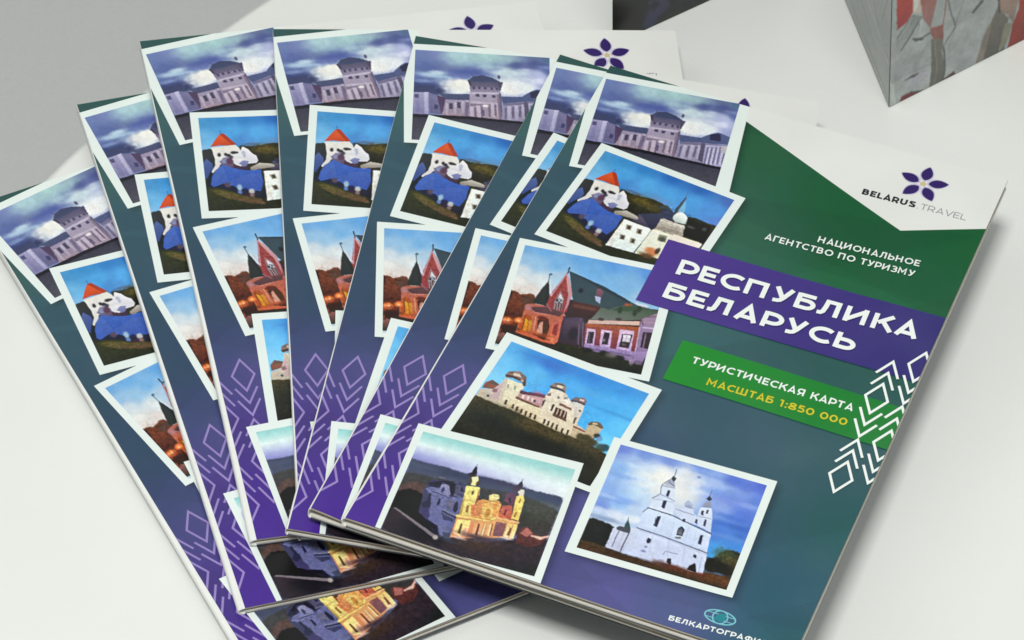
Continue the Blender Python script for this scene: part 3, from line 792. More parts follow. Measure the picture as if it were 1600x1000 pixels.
  ('p',[(.247,.798),(.249,.707),(.269,.686),(.29,.806),(.264,.813)],(186,130,112),(216,160,140),0),
  ('b',.26,.659,.035,.019,0,(110,44,26),.9),
  ('p',[(.273,.69),(.298,.673),(.324,.766),(.303,.832)],(84,50,30),0,0),
  ('p',[(.342,.821),(.334,.713),(.351,.658),(.39,.607),(.403,.844),(.382,.879),(.335,.853)],(190,96,88),(210,110,76),0),
  ('p',[(.348,.779),(.348,.709),(.372,.672),(.384,.799)],(140,52,56),(150,60,50),0),
  ('b',.353,.838,.023,.025,0,(226,130,90),.8),
  ('b',.264,.813,.069,.017,0,(170,80,44),.8),
  ('l',[(.231,.823),(.348,.849)],.0092,(110,50,30)),
  ('p',[(-.002,.978),(.006,.886),(.028,.86),(.052,.873),(.024,.971)],(150,90,86),(60,52,44),0),
  ('b',.04,.751,.031,.023,0,(246,150,96),1),
  ('b',.035,.748,.012,.01,0,(255,214,170),1),
  ('b',.109,.727,.026,.023,0,(232,130,70),1),
  ('b',.109,.727,.009,.01,0,(252,190,120),1),
  ('b',.07,.763,.069,.023,0,(150,56,20),.7),
  ('b',.053,.813,.069,.027,0,(60,24,14),.9),
  ('p',[(.399,.614),(.525,.578),(.576,.834),(.405,.853)],(84,66,92),(56,42,58),.008),
  ('b',.483,.721,.038,.062,0,(44,36,54),1),
  ('l',[(.418,.639),(.534,.626)],.0092,(104,84,112)),
  ('l',[(.507,.594),(.553,.861)],.0077,(110,86,116)),
  ('n',[(.347,.167),(.836,.355),(1.014,.389),(.887,.491),(.561,.584),(.433,.452)],.22,90),
  ('p',[(.345,.172),(.539,.232),(.702,.295),(.809,.346),(.711,.422),(.661,.474),(.603,.444),(.43,.439),(.394,.317)],(56,76,90),(60,80,86),0),
  ('p',[(.345,.172),(.539,.232),(.809,.346),(.788,.355),(.536,.255)],(48,62,74),0,0),
  ('p',[(.421,.44),(.603,.444),(.679,.466),(.569,.575),(.444,.586)],(84,48,46),(56,36,38),0),
  ('p',[(.435,.468),(.6,.467),(.59,.494),(.438,.5)],(104,62,52),0,.006),
  ('p',[(.556,.282),(.581,.275),(.607,.302),(.602,.361),(.564,.358)],(132,90,104),(110,78,96),0),
  ('p',[(.557,.355),(.601,.358),(.605,.422),(.571,.397)],(176,184,212),(150,160,196),0),
  ('b',.456,.33,.016,.024,0,(34,40,50),1),
  ('p',[(.767,.363),(.798,.365),(.795,.388),(.769,.39)],(160,90,56),0,.004),
  ('p',[(.619,.448),(.681,.458),(.745,.402),(.858,.364),(1.009,.394),(.903,.488),(.749,.542),(.574,.581)],(70,92,72),(120,124,120),0),
  ('p',[(.681,.458),(.745,.402),(.858,.364),(.907,.388),(.804,.439)],(66,88,66),0,.006),
  ('b',.748,.439,.015,.031,0,(50,64,52),.9),
  ('b',.87,.393,.015,.031,0,(50,64,52),.9),
  ('b',.849,.437,.015,.031,0,(50,64,52),.9),
  ('p',[(.814,.333),(.929,.344),(.925,.367),(.858,.364)],(196,206,222),0,.004),
  ('p',[(.561,.589),(.896,.507),(.901,.545),(.558,.625)],(218,186,170),(200,166,160),0),
  ('b',.641,.56,.02,.015,0,(70,56,54),.9),
  ('b',.756,.528,.02,.015,0,(70,56,54),.9),
  ('p',[(.549,.627),(.904,.561),(.918,.795),(.573,.83)],(176,96,66),(118,50,76),0),
  ('p',[(.549,.627),(.903,.559),(.905,.584),(.55,.65)],(170,92,56),0,.003),
  ('p',[(.567,.669),(.625,.663),(.644,.82),(.582,.827)],(216,184,210),(186,160,204),0),
  ('p',[(.585,.694),(.619,.691),(.629,.8),(.59,.809)],(52,40,54),(66,52,62),0),
  ('p',[(.661,.653),(.736,.647),(.749,.811),(.679,.813)],(216,184,210),(186,160,204),0),
  ('p',[(.683,.675),(.722,.67),(.73,.782),(.69,.789)],(52,40,54),(66,52,62),0),
  ('p',[(.781,.619),(.877,.607),(.89,.803),(.793,.806)],(216,184,210),(186,160,204),0),
  ('p',[(.805,.653),(.873,.644),(.87,.777),(.805,.782)],(52,40,54),(66,52,62),0),
  ('p',[(.811,.66),(.862,.654),(.867,.722),(.818,.725)],(228,220,228),(206,196,212),0),
  ('l',[(.837,.656),(.841,.727)],.0033,(150,130,150)),
  ('l',[(.814,.693),(.864,.689)],.0033,(150,130,150)),
  ('b',.696,.747,.01,.015,0,(150,140,150),.8),
  ('b',.834,.75,.016,.011,0,(120,100,110),.8),
  ('l',[(.591,.692),(.604,.805)],.0041,(120,100,124)),
  ('p',[(.57,.815),(.793,.806),(.918,.795),(1.018,.764),(.99,.849),(.975,.926),(.891,.894),(.586,.865)],(166,140,190),(128,108,150),0),
  ('p',[(.581,.843),(.879,.833),(.909,.835),(.909,.85),(.583,.862)],(120,100,146),0,.003),
  ('p',[(.899,.487),(1.005,.39),(1.014,.513),(1.012,.769),(.918,.795)],(160,136,160),(140,116,160),0),
  ('p',[(.935,.6),(1.005,.587),(.999,.751),(.943,.746)],(62,50,62),(52,40,52),0),
  ('l',[(.956,.61),(.964,.751)],.0082,(140,116,140)),
  ('l',[(.906,.56),(.919,.79)],.0082,(196,170,196)),
  ('l',[(.928,.559),(1.011,.546)],.0131,(196,176,206)),
  ('l',[(.925,.506),(1.01,.493)],.0082,(176,146,160)),
  ('l',[(.924,.459),(1.004,.425)],.0098,(120,98,104)),
  ('l',[(.897,.477),(.923,.534)],.0082,(110,86,98)),
  ('p',[(.404,.628),(.544,.62),(.579,.849),(.438,.852)],(88,70,92),(56,42,54),.006),
  ('b',.487,.743,.033,.06,0,(46,36,50),1.0),
  ('l',[(.507,.641),(.539,.834)],.0082,(112,92,118)),
  ('l',[(.53,.624),(.571,.846)],.0065,(120,98,120)),
  ('p',[(.396,.864),(.581,.859),(.702,.872),(.891,.892),(1.003,.918),(1.008,1.005),(.76,.982),(.461,.962)],(44,46,28),(24,28,18),.008),
  ('b',.609,.869,.033,.022,0,(28,26,24),.95),
  ('b',.723,.868,.033,.022,0,(28,26,24),.95),
  ('b',.829,.88,.033,.022,0,(28,26,24),.95),
  ('b',.769,.874,.041,.026,0,(96,88,84),.7),
  ('b',.912,.886,.016,.044,0,(150,128,160),.8),
  ('b',.958,.894,.033,.02,0,(96,80,100),.6),
  ('n',[(.541,.611),(.913,.549),(.939,.878),(.577,.867)],.25,90),
  ('n',[(.112,.573),(.42,.587),(.399,.881),(.12,.846)],.22,90),
  ('n',[(.001,.458),(.159,.457),(.024,.873),(.008,.985)],.5,70),
  ('n',[(.379,.88),(.636,.864),(1.012,.89),(1.0,1.012),(.331,.943)],.5,80),
  ('n',0,.05,26),
 ],
 'P4': [
  ('f',[(.004,.007,88,175,232),(.238,.004,62,150,220),(.356,.007,52,135,215),(.59,.012,55,140,220),(.823,.017,58,150,225),(.996,.004,66,155,225),(.018,.223,112,195,242),(.022,.363,130,205,245),(.275,.197,95,185,240),(.509,.201,78,172,238),(.802,.24,72,175,240),(.991,.199,80,180,240),(.982,.395,95,195,248),(.954,.601,110,205,250),(.746,.378,78,178,240),(.321,.063,60,130,215)]),
  ('b',.312,.068,.168,.042,16,(72,120,205),.5),
  ('b',.883,.297,.192,.016,12,(60,150,215),.6),
  ('b',.668,.196,.168,.032,20,(100,180,235),.4),
  ('p',[(.007,.518),(.058,.497),(.105,.451),(.111,.355),(.232,.339),(.25,.421),(.408,.393),(.412,.317),(.507,.27),(.591,.341),(.673,.375),(.694,.509),(.771,.536),(.831,.592),(.807,.677),(.471,.676),(.009,.646)],(214,202,182),(196,182,158),0),
  ('p',[(.014,.506),(.011,.446),(.042,.404),(.098,.42),(.111,.471),(.051,.494)],(156,100,80),(130,84,72),0),
  ('p',[(.024,.447),(.045,.405),(.097,.419),(.102,.444)],(112,90,84),0,0),
  ('p',[(.009,.524),(.058,.497),(.107,.461),(.129,.571),(.058,.591)],(206,192,178),(190,178,164),0),
  ('p',[(.066,.548),(.086,.545),(.089,.566),(.073,.57)],(80,76,84),0,0),
  ('p',[(.082,.483),(.114,.372),(.136,.381),(.174,.563),(.107,.572)],(206,178,180),(196,172,170),0),
  ('p',[(.08,.484),(.108,.458),(.115,.501),(.087,.513)],(150,110,120),0,.006),
  ('p',[(.113,.344),(.236,.341),(.254,.372),(.245,.42),(.251,.476),(.272,.578),(.211,.593),(.156,.571),(.132,.454)],(226,220,196),(220,206,178),0),
  ('p',[(.108,.342),(.129,.339),(.18,.564),(.156,.569)],(206,194,176),0,.004),
  ('p',[(.097,.318),(.103,.271),(.129,.258),(.17,.238),(.231,.266),(.259,.347),(.24,.355),(.225,.329),(.157,.32),(.109,.339)],(158,134,128),(132,112,108),0),
  ('p',[(.096,.315),(.142,.299),(.197,.3),(.21,.315),(.15,.318),(.106,.332)],(84,68,66),0,0),
  ('p',[(.111,.272),(.142,.258),(.144,.277),(.112,.289)],(110,104,104),0,0),
  ('p',[(.136,.273),(.189,.262),(.198,.286),(.144,.294)],(214,198,186),0,0),
  ('p',[(.172,.244),(.231,.266),(.236,.299),(.185,.274)],(120,112,112),0,0),
  ('p',[(.211,.291),(.237,.29),(.254,.349),(.24,.355)],(94,84,88),0,0),
  ('p',[(.207,.303),(.223,.298),(.228,.318),(.213,.323)],(196,178,170),0,0),
  ('p',[(.146,.39),(.159,.388),(.168,.427),(.155,.429)],(158,164,146),0,0),
  ('p',[(.191,.382),(.204,.38),(.213,.419),(.2,.421)],(158,164,146),0,0),
  ('p',[(.241,.399),(.287,.395),(.341,.372),(.405,.356),(.413,.39),(.332,.414),(.252,.431)],(128,84,108),(92,56,80),0),
  ('p',[(.307,.369),(.353,.351),(.397,.353),(.35,.372)],(160,130,160),0,.006),
  ('p',[(.25,.431),(.407,.389),(.428,.487),(.246,.481)],(204,160,162),(190,150,146),0),
  ('p',[(.24,.469),(.321,.472),(.416,.482),(.417,.503),(.326,.496),(.247,.489)],(120,84,70),0,0),
  ('p',[(.273,.431),(.287,.428),(.295,.464),(.28,.467)],(228,206,206),0,0),
  ('p',[(.308,.429),(.323,.426),(.33,.462),(.316,.465)],(228,206,206),0,0),
  ('p',[(.34,.428),(.354,.425),(.362,.462),(.347,.465)],(228,206,206),0,0),
  ('p',[(.355,.438),(.369,.435),(.375,.459),(.362,.461)],(84,60,72),0,0),
  ('p',[(.381,.427),(.398,.425),(.403,.451),(.388,.452)],(196,160,186),0,0),
  ('p',[(.413,.418),(.425,.401),(.442,.456),(.428,.473)],(92,74,76),0,0),
  ('p',[(.234,.491),(.429,.496),(.461,.623),(.218,.606)],(230,216,186),(218,200,164),0),
  ('p',[(.207,.598),(.227,.596),(.233,.615),(.207,.612)],(180,164,140),0,0),
  ('p',[(.195,.532),(.208,.53),(.219,.575),(.203,.577)],(78,60,50),0,0),
  ('p',[(.251,.545),(.264,.543),(.275,.588),(.26,.589)],(78,60,50),0,0),
  ('p',[(.283,.554),(.297,.551),(.307,.596),(.292,.598)],(78,60,50),0,0),
  ('p',[(.318,.558),(.331,.556),(.342,.601),(.326,.602)],(78,60,50),0,0),
  ('p',[(.351,.562),(.365,.56),(.375,.605),(.36,.607)],(78,60,50),0,0),
  ('p',[(.386,.564),(.399,.561),(.409,.607),(.394,.608)],(78,60,50),0,0),
  ('p',[(.419,.565),(.432,.562),(.442,.607),(.427,.609)],(78,60,50),0,0),
  ('p',[(.244,.558),(.25,.558),(.256,.587),(.248,.588)],(200,170,130),0,0),
  ('p',[(.277,.565),(.283,.565),(.289,.595),(.282,.595)],(200,170,130),0,0),
  ('p',[(.31,.571),(.317,.572),(.322,.601),(.315,.602)],(200,170,130),0,0),
  ('p',[(.345,.577),(.352,.577),(.357,.606),(.35,.607)],(200,170,130),0,0),
  ('p',[(.378,.579),(.384,.579),(.39,.609),(.383,.609)],(200,170,130),0,0),
  ('p',[(.413,.279),(.508,.27),(.52,.341),(.592,.34),(.633,.403),(.674,.375),(.696,.508),(.686,.554),(.706,.629),(.502,.623),(.46,.619),(.437,.514),(.428,.409),(.413,.321)],(226,216,202),(220,204,176),0),
  ('p',[(.411,.345),(.431,.32),(.439,.352),(.424,.36)],(120,104,108),0,0),
  ('p',[(.395,.271),(.412,.217),(.458,.197),(.496,.214),(.511,.279),(.487,.264),(.47,.255),(.416,.278)],(164,152,144),(136,122,116),0),
  ('p',[(.395,.264),(.438,.253),(.479,.25),(.504,.263),(.508,.281),(.475,.268),(.414,.281)],(92,82,80),0,0),
  ('p',[(.41,.223),(.46,.202),(.495,.217),(.461,.221),(.424,.234)],(104,100,102),0,0),
  ('p',[(.435,.231),(.475,.224),(.479,.246),(.439,.251)],(222,210,190),0,0),
  ('p',[(.48,.328),(.493,.326),(.499,.347),(.485,.35)],(120,116,120),0,0),
  ('p',[(.519,.314),(.543,.3),(.548,.325),(.527,.332)],(132,146,156),0,.004),
  ('p',[(.53,.34),(.561,.312),(.583,.336),(.573,.369)],(232,226,220),0,0),
  ('p',[(.517,.379),(.609,.39),(.614,.41),(.52,.401)],(136,98,88),0,0),
  ('p',[(.483,.414),(.499,.413),(.503,.479),(.489,.479)],(76,60,58),0,0),
  ('p',[(.511,.429),(.594,.435),(.622,.524),(.524,.513)],(74,52,46),(64,46,40),0),
  ('p',[(.528,.433),(.537,.433),(.546,.497),(.538,.497)],(206,176,156),0,0),
  ('p',[(.554,.434),(.563,.434),(.572,.498),(.564,.498)],(206,176,156),0,0),
  ('p',[(.579,.435),(.587,.435),(.597,.499),(.588,.499)],(206,176,156),0,0),
  ('p',[(.518,.493),(.617,.499),(.624,.523),(.523,.516)],(110,80,60),0,.003),
  ('p',[(.582,.319),(.667,.317),(.685,.388),(.694,.493),(.665,.512),(.627,.402)],(212,210,206),(210,198,180),0),
  ('p',[(.572,.324),(.584,.279),(.644,.252),(.67,.278),(.669,.321),(.619,.308)],(150,136,142),(110,96,106),0),
  ('p',[(.57,.318),(.612,.305),(.674,.308),(.668,.323),(.618,.318),(.578,.332)],(92,80,92),0,0),
  ('p',[(.587,.281),(.642,.26),(.637,.277),(.6,.29)],(116,106,112),0,0),
  ('p',[(.617,.277),(.647,.273),(.652,.292),(.621,.295)],(216,196,196),0,0),
  ('p',[(.655,.377),(.668,.374),(.673,.393),(.661,.395)],(90,90,104),0,0),
  ('p',[(.657,.458),(.671,.449),(.681,.515),(.669,.514)],(98,90,84),0,0),
  ('p',[(.489,.571),(.501,.569),(.51,.617),(.496,.618)],(68,56,48),0,0),
  ('p',[(.518,.574),(.531,.572),(.539,.62),(.525,.621)],(68,56,48),0,0),
  ('p',[(.55,.577),(.562,.575),(.571,.623),(.557,.624)],(68,56,48),0,0),
  ('p',[(.582,.58),(.595,.578),(.603,.626),(.589,.627)],(68,56,48),0,0),
  ('p',[(.625,.593),(.638,.591),(.646,.638),(.632,.639)],(68,56,48),0,0),
  ('p',[(.663,.589),(.675,.587),(.684,.634),(.67,.635)],(68,56,48),0,0),
  ('p',[(.679,.531),(.772,.545),(.782,.625),(.703,.629)],(212,188,160),(196,176,140),0),
  ('p',[(.679,.531),(.774,.542),(.775,.557),(.684,.548)],(140,92,80),0,0),
  ('p',[(.761,.492),(.768,.44),(.819,.421),(.862,.451),(.857,.481),(.855,.537),(.838,.61),(.783,.624)],(202,182,154),(186,166,134),0),
  ('p',[(.756,.472),(.767,.439),(.819,.419),(.862,.451),(.854,.47),(.799,.461),(.766,.48)],(120,110,92),(108,98,82),0),
  ('p',[(.78,.445),(.811,.433),(.815,.449),(.784,.462)],(206,190,160),0,0),
  ('b',.796,.594,.025,.029,0,(92,80,44),.9),
  ('b',.853,.544,.021,.022,0,(52,50,44),.9),
  ('b',.767,.638,.025,.02,0,(84,76,46),.9),
  ('b',.849,.608,.032,.02,0,(150,140,124),.9),
  ('b',.849,.635,.025,.02,0,(70,72,84),.9),
  ('b',.879,.563,.019,.026,0,(110,150,190),.9),
  ('b',.808,.65,.025,.017,0,(60,56,34),.9),
  ('p',[(-.009,.593),(.033,.595),(.153,.604),(.315,.604),(.484,.622),(.627,.635),(.731,.637),(.836,.644),(.935,.663),(1.024,.687),(1.112,.948),(.956,1.006),(.432,.975),(-.034,1.111)],(70,62,34),(14,18,14),.008),
  ('b',.223,.684,.144,.081,16,(44,46,26),.8),
  ('b',.446,.692,.108,.065,16,(96,78,40),.6),
  ('b',.652,.692,.096,.049,16,(90,74,40),.6),
  ('b',.817,.681,.096,.042,20,(84,74,46),.6),
  ('b',.184,.777,.168,.081,10,(18,24,18),.8),
  ('b',.59,.814,.312,.081,14,(16,20,14),.9),
  ('b',.809,.608,.036,.039,0,(70,64,38),.9),
  ('b',.853,.617,.029,.031,0,(70,64,38),.9),
  ('b',.761,.602,.026,.029,0,(70,64,38),.9),
  ('b',.923,.636,.036,.039,0,(70,64,38),.9),
  ('b',.943,.616,.024,.026,0,(70,64,38),.9),
  ('b',.946,.622,.029,.029,-20,(40,96,130),.7),
  ('b',.896,.626,.024,.019,30,(66,100,110),.6),
  ('l',[(.833,.637),(.85,.542)],.0048,(64,60,40)),
  ('n',[(-.009,.593),(.484,.622),(.836,.644),(1.008,.688),(.887,.844),(.013,.972)],.6,80),
  ('n',[(.01,.583),(.099,.3),(.226,.297),(.398,.266),(.588,.278),(.836,.429),(.824,.643),(.489,.607)],.16,90),
  ('n',0,.05,26),
 ],
 'P5': [
  ('g',[(0,(150,208,206),(150,206,206)),(.05,(172,220,218),(160,210,208)),(.12,(222,236,236),(205,228,226)),(.17,(196,206,230),(226,238,238)),(.22,(160,164,216),(230,239,240)),(.27,(132,132,196),(222,228,236)),(.32,(110,112,170),(196,198,228)),(.38,(90,95,140),(170,176,214)),(1,(60,60,80),(60,60,80))]),
  ('b',.126,-.024,.156,.025,0,(176,222,220),.5),
  ('b',.565,-.005,.208,.025,0,(168,214,214),.5),
  ('b',.365,.255,.117,.014,0,(186,186,226),.6),
  ('p',[(-.003,.261),(.075,.273),(.208,.264),(.348,.278),(.459,.269),(.592,.26),(.753,.273),(.865,.272),(.987,.267),(1.0,.425),(.027,.499)],(70,78,106),(86,92,112),.012),
  ('b',.256,.313,.195,.028,12,(58,68,96),.8),
  ('b',.598,.282,.117,.025,14,(66,66,98),.8),
  ('b',.879,.324,.143,.028,14,(66,80,112),.8),
  ('b',.939,.383,.104,.025,14,(110,122,142),.7),
  ('b',.086,.311,.104,.025,14,(84,92,120),.7),
  ('p',[(.002,.393),(.152,.385),(.398,.375),(.759,.337),(.993,.395),(.989,.656),(.8,.695),(.011,.637)],(70,72,74),(66,58,58),.015),
  ('p',[(.007,.507),(.084,.461),(.178,.475),(.194,.568),(.012,.604)],(92,70,66),0,.015),
  ('b',.866,.444,.117,.088,10,(72,78,66),.7),
  ('b',.849,.547,.117,.053,10,(58,56,48),.7),
  ('p',[(-.002,.593),(.07,.532),(.204,.564),(.271,.799),(.349,.914),(.294,1.031),(.015,.936)],(26,24,26),(22,22,26),.012),
  ('p',[(.01,.938),(.016,.733),(.347,.907),(.502,.904),(.828,.717),(.992,.647),(.998,1.002),(.618,1.004)],(58,46,52),(46,36,48),.01),
  ('b',.602,.866,.156,.053,6,(70,48,34),.8),
  ('b',.918,.97,.117,.07,0,(28,34,34),.9),
  ('b',.771,.914,.169,.063,10,(52,40,50),.7),
  ('b',.232,.894,.156,.07,20,(20,18,30),.9),
  ('p',[(.019,.74),(.037,.733),(.35,.885),(.344,.913)],(122,112,120),0,0),
  ('b',.338,.896,.016,.021,0,(170,160,158),1),
  ('p',[(.152,.502),(.172,.408),(.263,.378),(.322,.377),(.392,.376),(.42,.477),(.414,.665),(.426,.87),(.361,.886),(.249,.778),(.177,.688)],(66,68,104),(62,62,92),.01),
  ('p',[(.16,.447),(.243,.39),(.298,.378),(.334,.399),(.336,.449),(.307,.451),(.286,.417),(.248,.405),(.24,.46),(.18,.474)],(34,34,54),(44,44,70),0),
  ('l',[(.214,.371),(.248,.367)],.0081,(120,116,120)),
  ('p',[(.158,.5),(.19,.47),(.242,.467),(.32,.515),(.359,.508),(.403,.5),(.416,.63),(.404,.669),(.426,.87),(.362,.869),(.315,.803),(.256,.759),(.18,.72),(.235,.666),(.205,.541)],(112,114,160),(98,100,150),0),
  ('p',[(.197,.536),(.206,.524),(.235,.648),(.198,.68),(.169,.64),(.199,.603)],(44,46,78),0,0),
  ('p',[(.172,.69),(.225,.652),(.252,.726),(.247,.77),(.195,.731)],(66,60,106),0,0),
  ('p',[(.242,.467),(.247,.423),(.286,.417),(.326,.495),(.312,.509),(.261,.494)],(140,140,176),(124,124,164),0),
  ('b',.266,.471,.009,.024,0,(54,54,92),1),
  ('b',.291,.436,.011,.015,0,(150,148,180),.9),
  ('p',[(.293,.422),(.316,.397),(.336,.406),(.342,.489),(.335,.509),(.321,.497)],(34,34,56),0,0),
  ('p',[(.328,.401),(.396,.392),(.415,.461),(.401,.492),(.349,.495)],(92,90,118),(80,80,110),0),
  ('p',[(.364,.413),(.375,.4),(.391,.437),(.374,.447)],(42,42,70),0,0),
  ('l',[(.206,.507),(.317,.524),(.338,.516)],.0054,(60,60,96)),
  ('l',[(.203,.495),(.308,.515)],.004,(146,146,184)),
  ('l',[(.342,.489),(.403,.5)],.0054,(120,120,146)),
  ('p',[(.263,.604),(.266,.552),(.28,.564),(.282,.609),(.268,.619)],(38,38,74),0,0),
  ('p',[(.375,.629),(.366,.565),(.378,.535),(.4,.603),(.398,.646)],(44,44,68),0,0),
  ('p',[(.313,.551),(.357,.543),(.371,.614),(.337,.618)],(110,108,136),(100,98,130),0),
  ('l',[(.32,.659),(.408,.684)],.0135,(52,56,80)),
  ('l',[(.324,.644),(.409,.667)],.0094,(128,128,156)),
  ('p',[(.311,.67),(.402,.703),(.395,.74),(.339,.727)],(66,68,104),0,0),
  ('p',[(.313,.737),(.391,.724),(.419,.864),(.36,.861)],(104,108,158),(110,114,150),0),
  ('p',[(.282,.791),(.323,.792),(.35,.865),(.319,.86)],(30,30,52),0,0),
  ('p',[(.194,.748),(.31,.788),(.318,.836),(.203,.779)],(24,22,38),0,0),
  ('p',[(.364,.835),(.413,.825),(.428,.877),(.39,.884)],(70,76,100),0,0),
  ('p',[(.41,.65),(.498,.633),(.658,.581),(.784,.576),(.786,.734),(.726,.748),(.52,.834),(.421,.863)],(226,172,104),(206,140,104),0),
  ('p',[(.476,.574),(.494,.491),(.526,.462),(.567,.463),(.62,.443),(.642,.46),(.655,.591),(.495,.643)],(226,160,90),(222,160,96),0),
  ('p',[(.552,.418),(.567,.397),(.605,.389),(.619,.418),(.601,.459),(.56,.458)],(228,220,160),(214,186,120),0),
  ('p',[(.545,.489),(.567,.463),(.624,.459),(.641,.478),(.628,.516),(.576,.536),(.546,.514)],(236,196,120),(220,166,90),0),
  ('l',[(.546,.492),(.583,.457),(.637,.462)],.0054,(170,112,60)),
  ('b',.61,.49,.017,.018,0,(206,130,70),.8),
  ('p',[(.394,.384),(.476,.366),(.492,.432),(.486,.494),(.493,.635),(.419,.651),(.405,.508)],(234,222,136),(226,200,120),0),
  ('p',[(.419,.651),(.405,.508),(.416,.495),(.437,.644)],(186,160,90),0,0),
  ('p',[(.486,.494),(.477,.378),(.499,.489),(.496,.541)],(150,80,60),0,0),
  ('p',[(.401,.304),(.41,.275),(.44,.268),(.452,.311),(.447,.364),(.418,.366),(.415,.333)],(222,222,190),(232,224,160),0),
  ('p',[(.387,.327),(.398,.293),(.415,.325),(.418,.366),(.395,.367)],(84,80,70),0,0),
  ('b',.456,.335,.011,.024,0,(90,72,50),.9),
  ('p',[(.367,.279),(.392,.252),(.399,.193),(.412,.197),(.429,.259),(.41,.275),(.395,.285)],(44,40,56),0,0),
  ('l',[(.404,.2),(.408,.172)],.004,(120,116,140)),
  ('p',[(.372,.276),(.408,.267),(.441,.272),(.4,.301)],(64,58,64),0,0),
  ('p',[(.438,.436),(.44,.414),(.453,.413),(.457,.442),(.444,.45)],(120,92,40),0,0),
  ('p',[(.45,.609),(.444,.552),(.458,.547),(.466,.612)],(150,110,60),0,0),
  ('l',[(.411,.51),(.487,.498)],.0047,(190,160,90)),
  ('p',[(.468,.543),(.49,.518),(.509,.629),(.493,.635)],(214,130,84),0,0),
  ('p',[(.493,.509),(.523,.472),(.546,.615),(.512,.62)],(224,158,96),(206,132,84),0),
  ('p',[(.538,.534),(.582,.517),(.607,.524),(.622,.62),(.56,.627)],(236,206,124),(226,186,100),0),
  ('b',.584,.567,.016,.036,0,(190,130,60),.9),
  ('b',.584,.609,.013,.018,0,(206,150,80),.8),
  ('p',[(.645,.366),(.668,.34),(.703,.344),(.721,.388),(.709,.452),(.652,.431)],(98,72,96),(120,74,90),0),
  ('p',[(.652,.474),(.709,.452),(.743,.574),(.653,.583)],(176,90,84),(206,110,76),0),
  ('p',[(.678,.548),(.679,.501),(.69,.506),(.69,.561)],(112,44,44),0,0),
  ('p',[(.672,.398),(.685,.384),(.695,.432),(.682,.437)],(62,46,66),0,0),
  ('p',[(.712,.366),(.727,.343),(.757,.349),(.768,.379),(.781,.568),(.735,.569)],(234,214,120),(230,196,110),0),
  ('p',[(.737,.416),(.74,.372),(.75,.386),(.75,.419)],(160,124,60),0,0),
  ('p',[(.742,.541),(.742,.498),(.755,.502),(.756,.548)],(170,124,64),0,0),
  ('p',[(.71,.324),(.725,.293),(.745,.294),(.755,.35),(.729,.351)],(214,206,190),0,0),
  ('p',[(.664,.307),(.69,.272),(.709,.213),(.729,.266),(.712,.289),(.709,.342)],(52,48,66),(92,74,96),0),
  ('l',[(.709,.222),(.709,.2)],.0034,(90,84,110)),
  ('l',[(.409,.667),(.503,.648),(.614,.631),(.647,.585)],.0108,(236,222,130)),
  ('l',[(.5,.641),(.629,.626)],.0054,(196,120,64)),
  ('l',[(.643,.591),(.787,.587)],.0108,(236,180,130)),
  ('l',[(.42,.684),(.503,.669)],.0054,(180,140,70)),
  ('p',[(.429,.819),(.423,.695),(.504,.673),(.514,.812),(.486,.839)],(238,222,136),(240,206,150),0),
  ('p',[(.455,.809),(.453,.718),(.464,.718),(.473,.81)],(110,72,40),0,0),
  ('p',[(.511,.804),(.506,.681),(.526,.69),(.538,.794)],(222,140,100),0,0),
  ('p',[(.481,.841),(.484,.748),(.502,.749),(.509,.838)],(226,166,140),0,0),
  ('p',[(.541,.785),(.532,.671),(.553,.667),(.566,.792)],(222,160,96),(232,180,140),0),
  ('p',[(.572,.773),(.563,.659),(.584,.655),(.597,.78)],(222,160,96),(232,180,140),0),
  ('p',[(.619,.755),(.611,.641),(.632,.637),(.644,.762)],(222,160,96),(232,180,140),0),
  ('p',[(.561,.785),(.552,.68),(.564,.68),(.576,.788)],(140,74,56),(110,56,60),0),
  ('p',[(.595,.772),(.586,.667),(.598,.667),(.61,.775)],(140,74,56),(110,56,60),0),
  ('p',[(.637,.757),(.628,.651),(.64,.651),(.651,.759)],(140,74,56),(110,56,60),0),
  ('p',[(.597,.78),(.589,.666),(.597,.666),(.609,.78)],(244,216,160),0,0),
  ('p',[(.634,.766),(.625,.652),(.633,.653),(.645,.766)],(244,216,160),0,0),
  ('p',[(.665,.754),(.653,.625),(.72,.617),(.724,.74)],(150,98,96),(124,84,94),0),
  ('p',[(.73,.738),(.727,.622),(.787,.599),(.791,.732)],(238,206,124),(240,214,170),0),
  ('p',[(.746,.715),(.748,.648),(.76,.647),(.764,.717)],(120,80,50),0,0),
  ('l',[(.76,.618),(.763,.734)],.0054,(190,130,80)),
  ('b',.477,.846,.047,.011,0,(214,180,170),.7),
  ('b',.748,.744,.04,.009,0,(220,196,180),.8),
  ('b',.603,.803,.081,.013,0,(60,42,54),.9),
  ('n',[(.41,.65),(.494,.491),(.642,.46),(.784,.576),(.786,.734),(.421,.863)],.12,70),
  ('p',[(.801,.679),(.814,.625),(.846,.597),(.883,.632),(.921,.65),(.977,.652),(.967,.72),(.888,.774),(.817,.761)],(112,62,58),(84,44,44),0),
  ('p',[(.816,.673),(.848,.605),(.892,.644),(.864,.687)],(170,104,96),0,0),
  ('l',[(.892,.668),(.947,.664),(.989,.636)],.0156,(206,160,150)),
  ('b',.937,.668,.026,.014,0,(226,190,170),.9),
  ('b',.617,.8,.169,.021,4,(80,60,70),.6),
  ('n',[(.01,.938),(.347,.907),(.992,.647),(.998,1.002),(.618,1.004)],.4,60),
  ('n',[(.002,.393),(.394,.36),(.993,.395),(.989,.656),(.011,.637)],.3,70),
  ('n',[(.147,.404),(.394,.36),(.429,.884),(.234,.748)],.2,90),
  ('n',0,.05,26),
 ],
 'P6': [
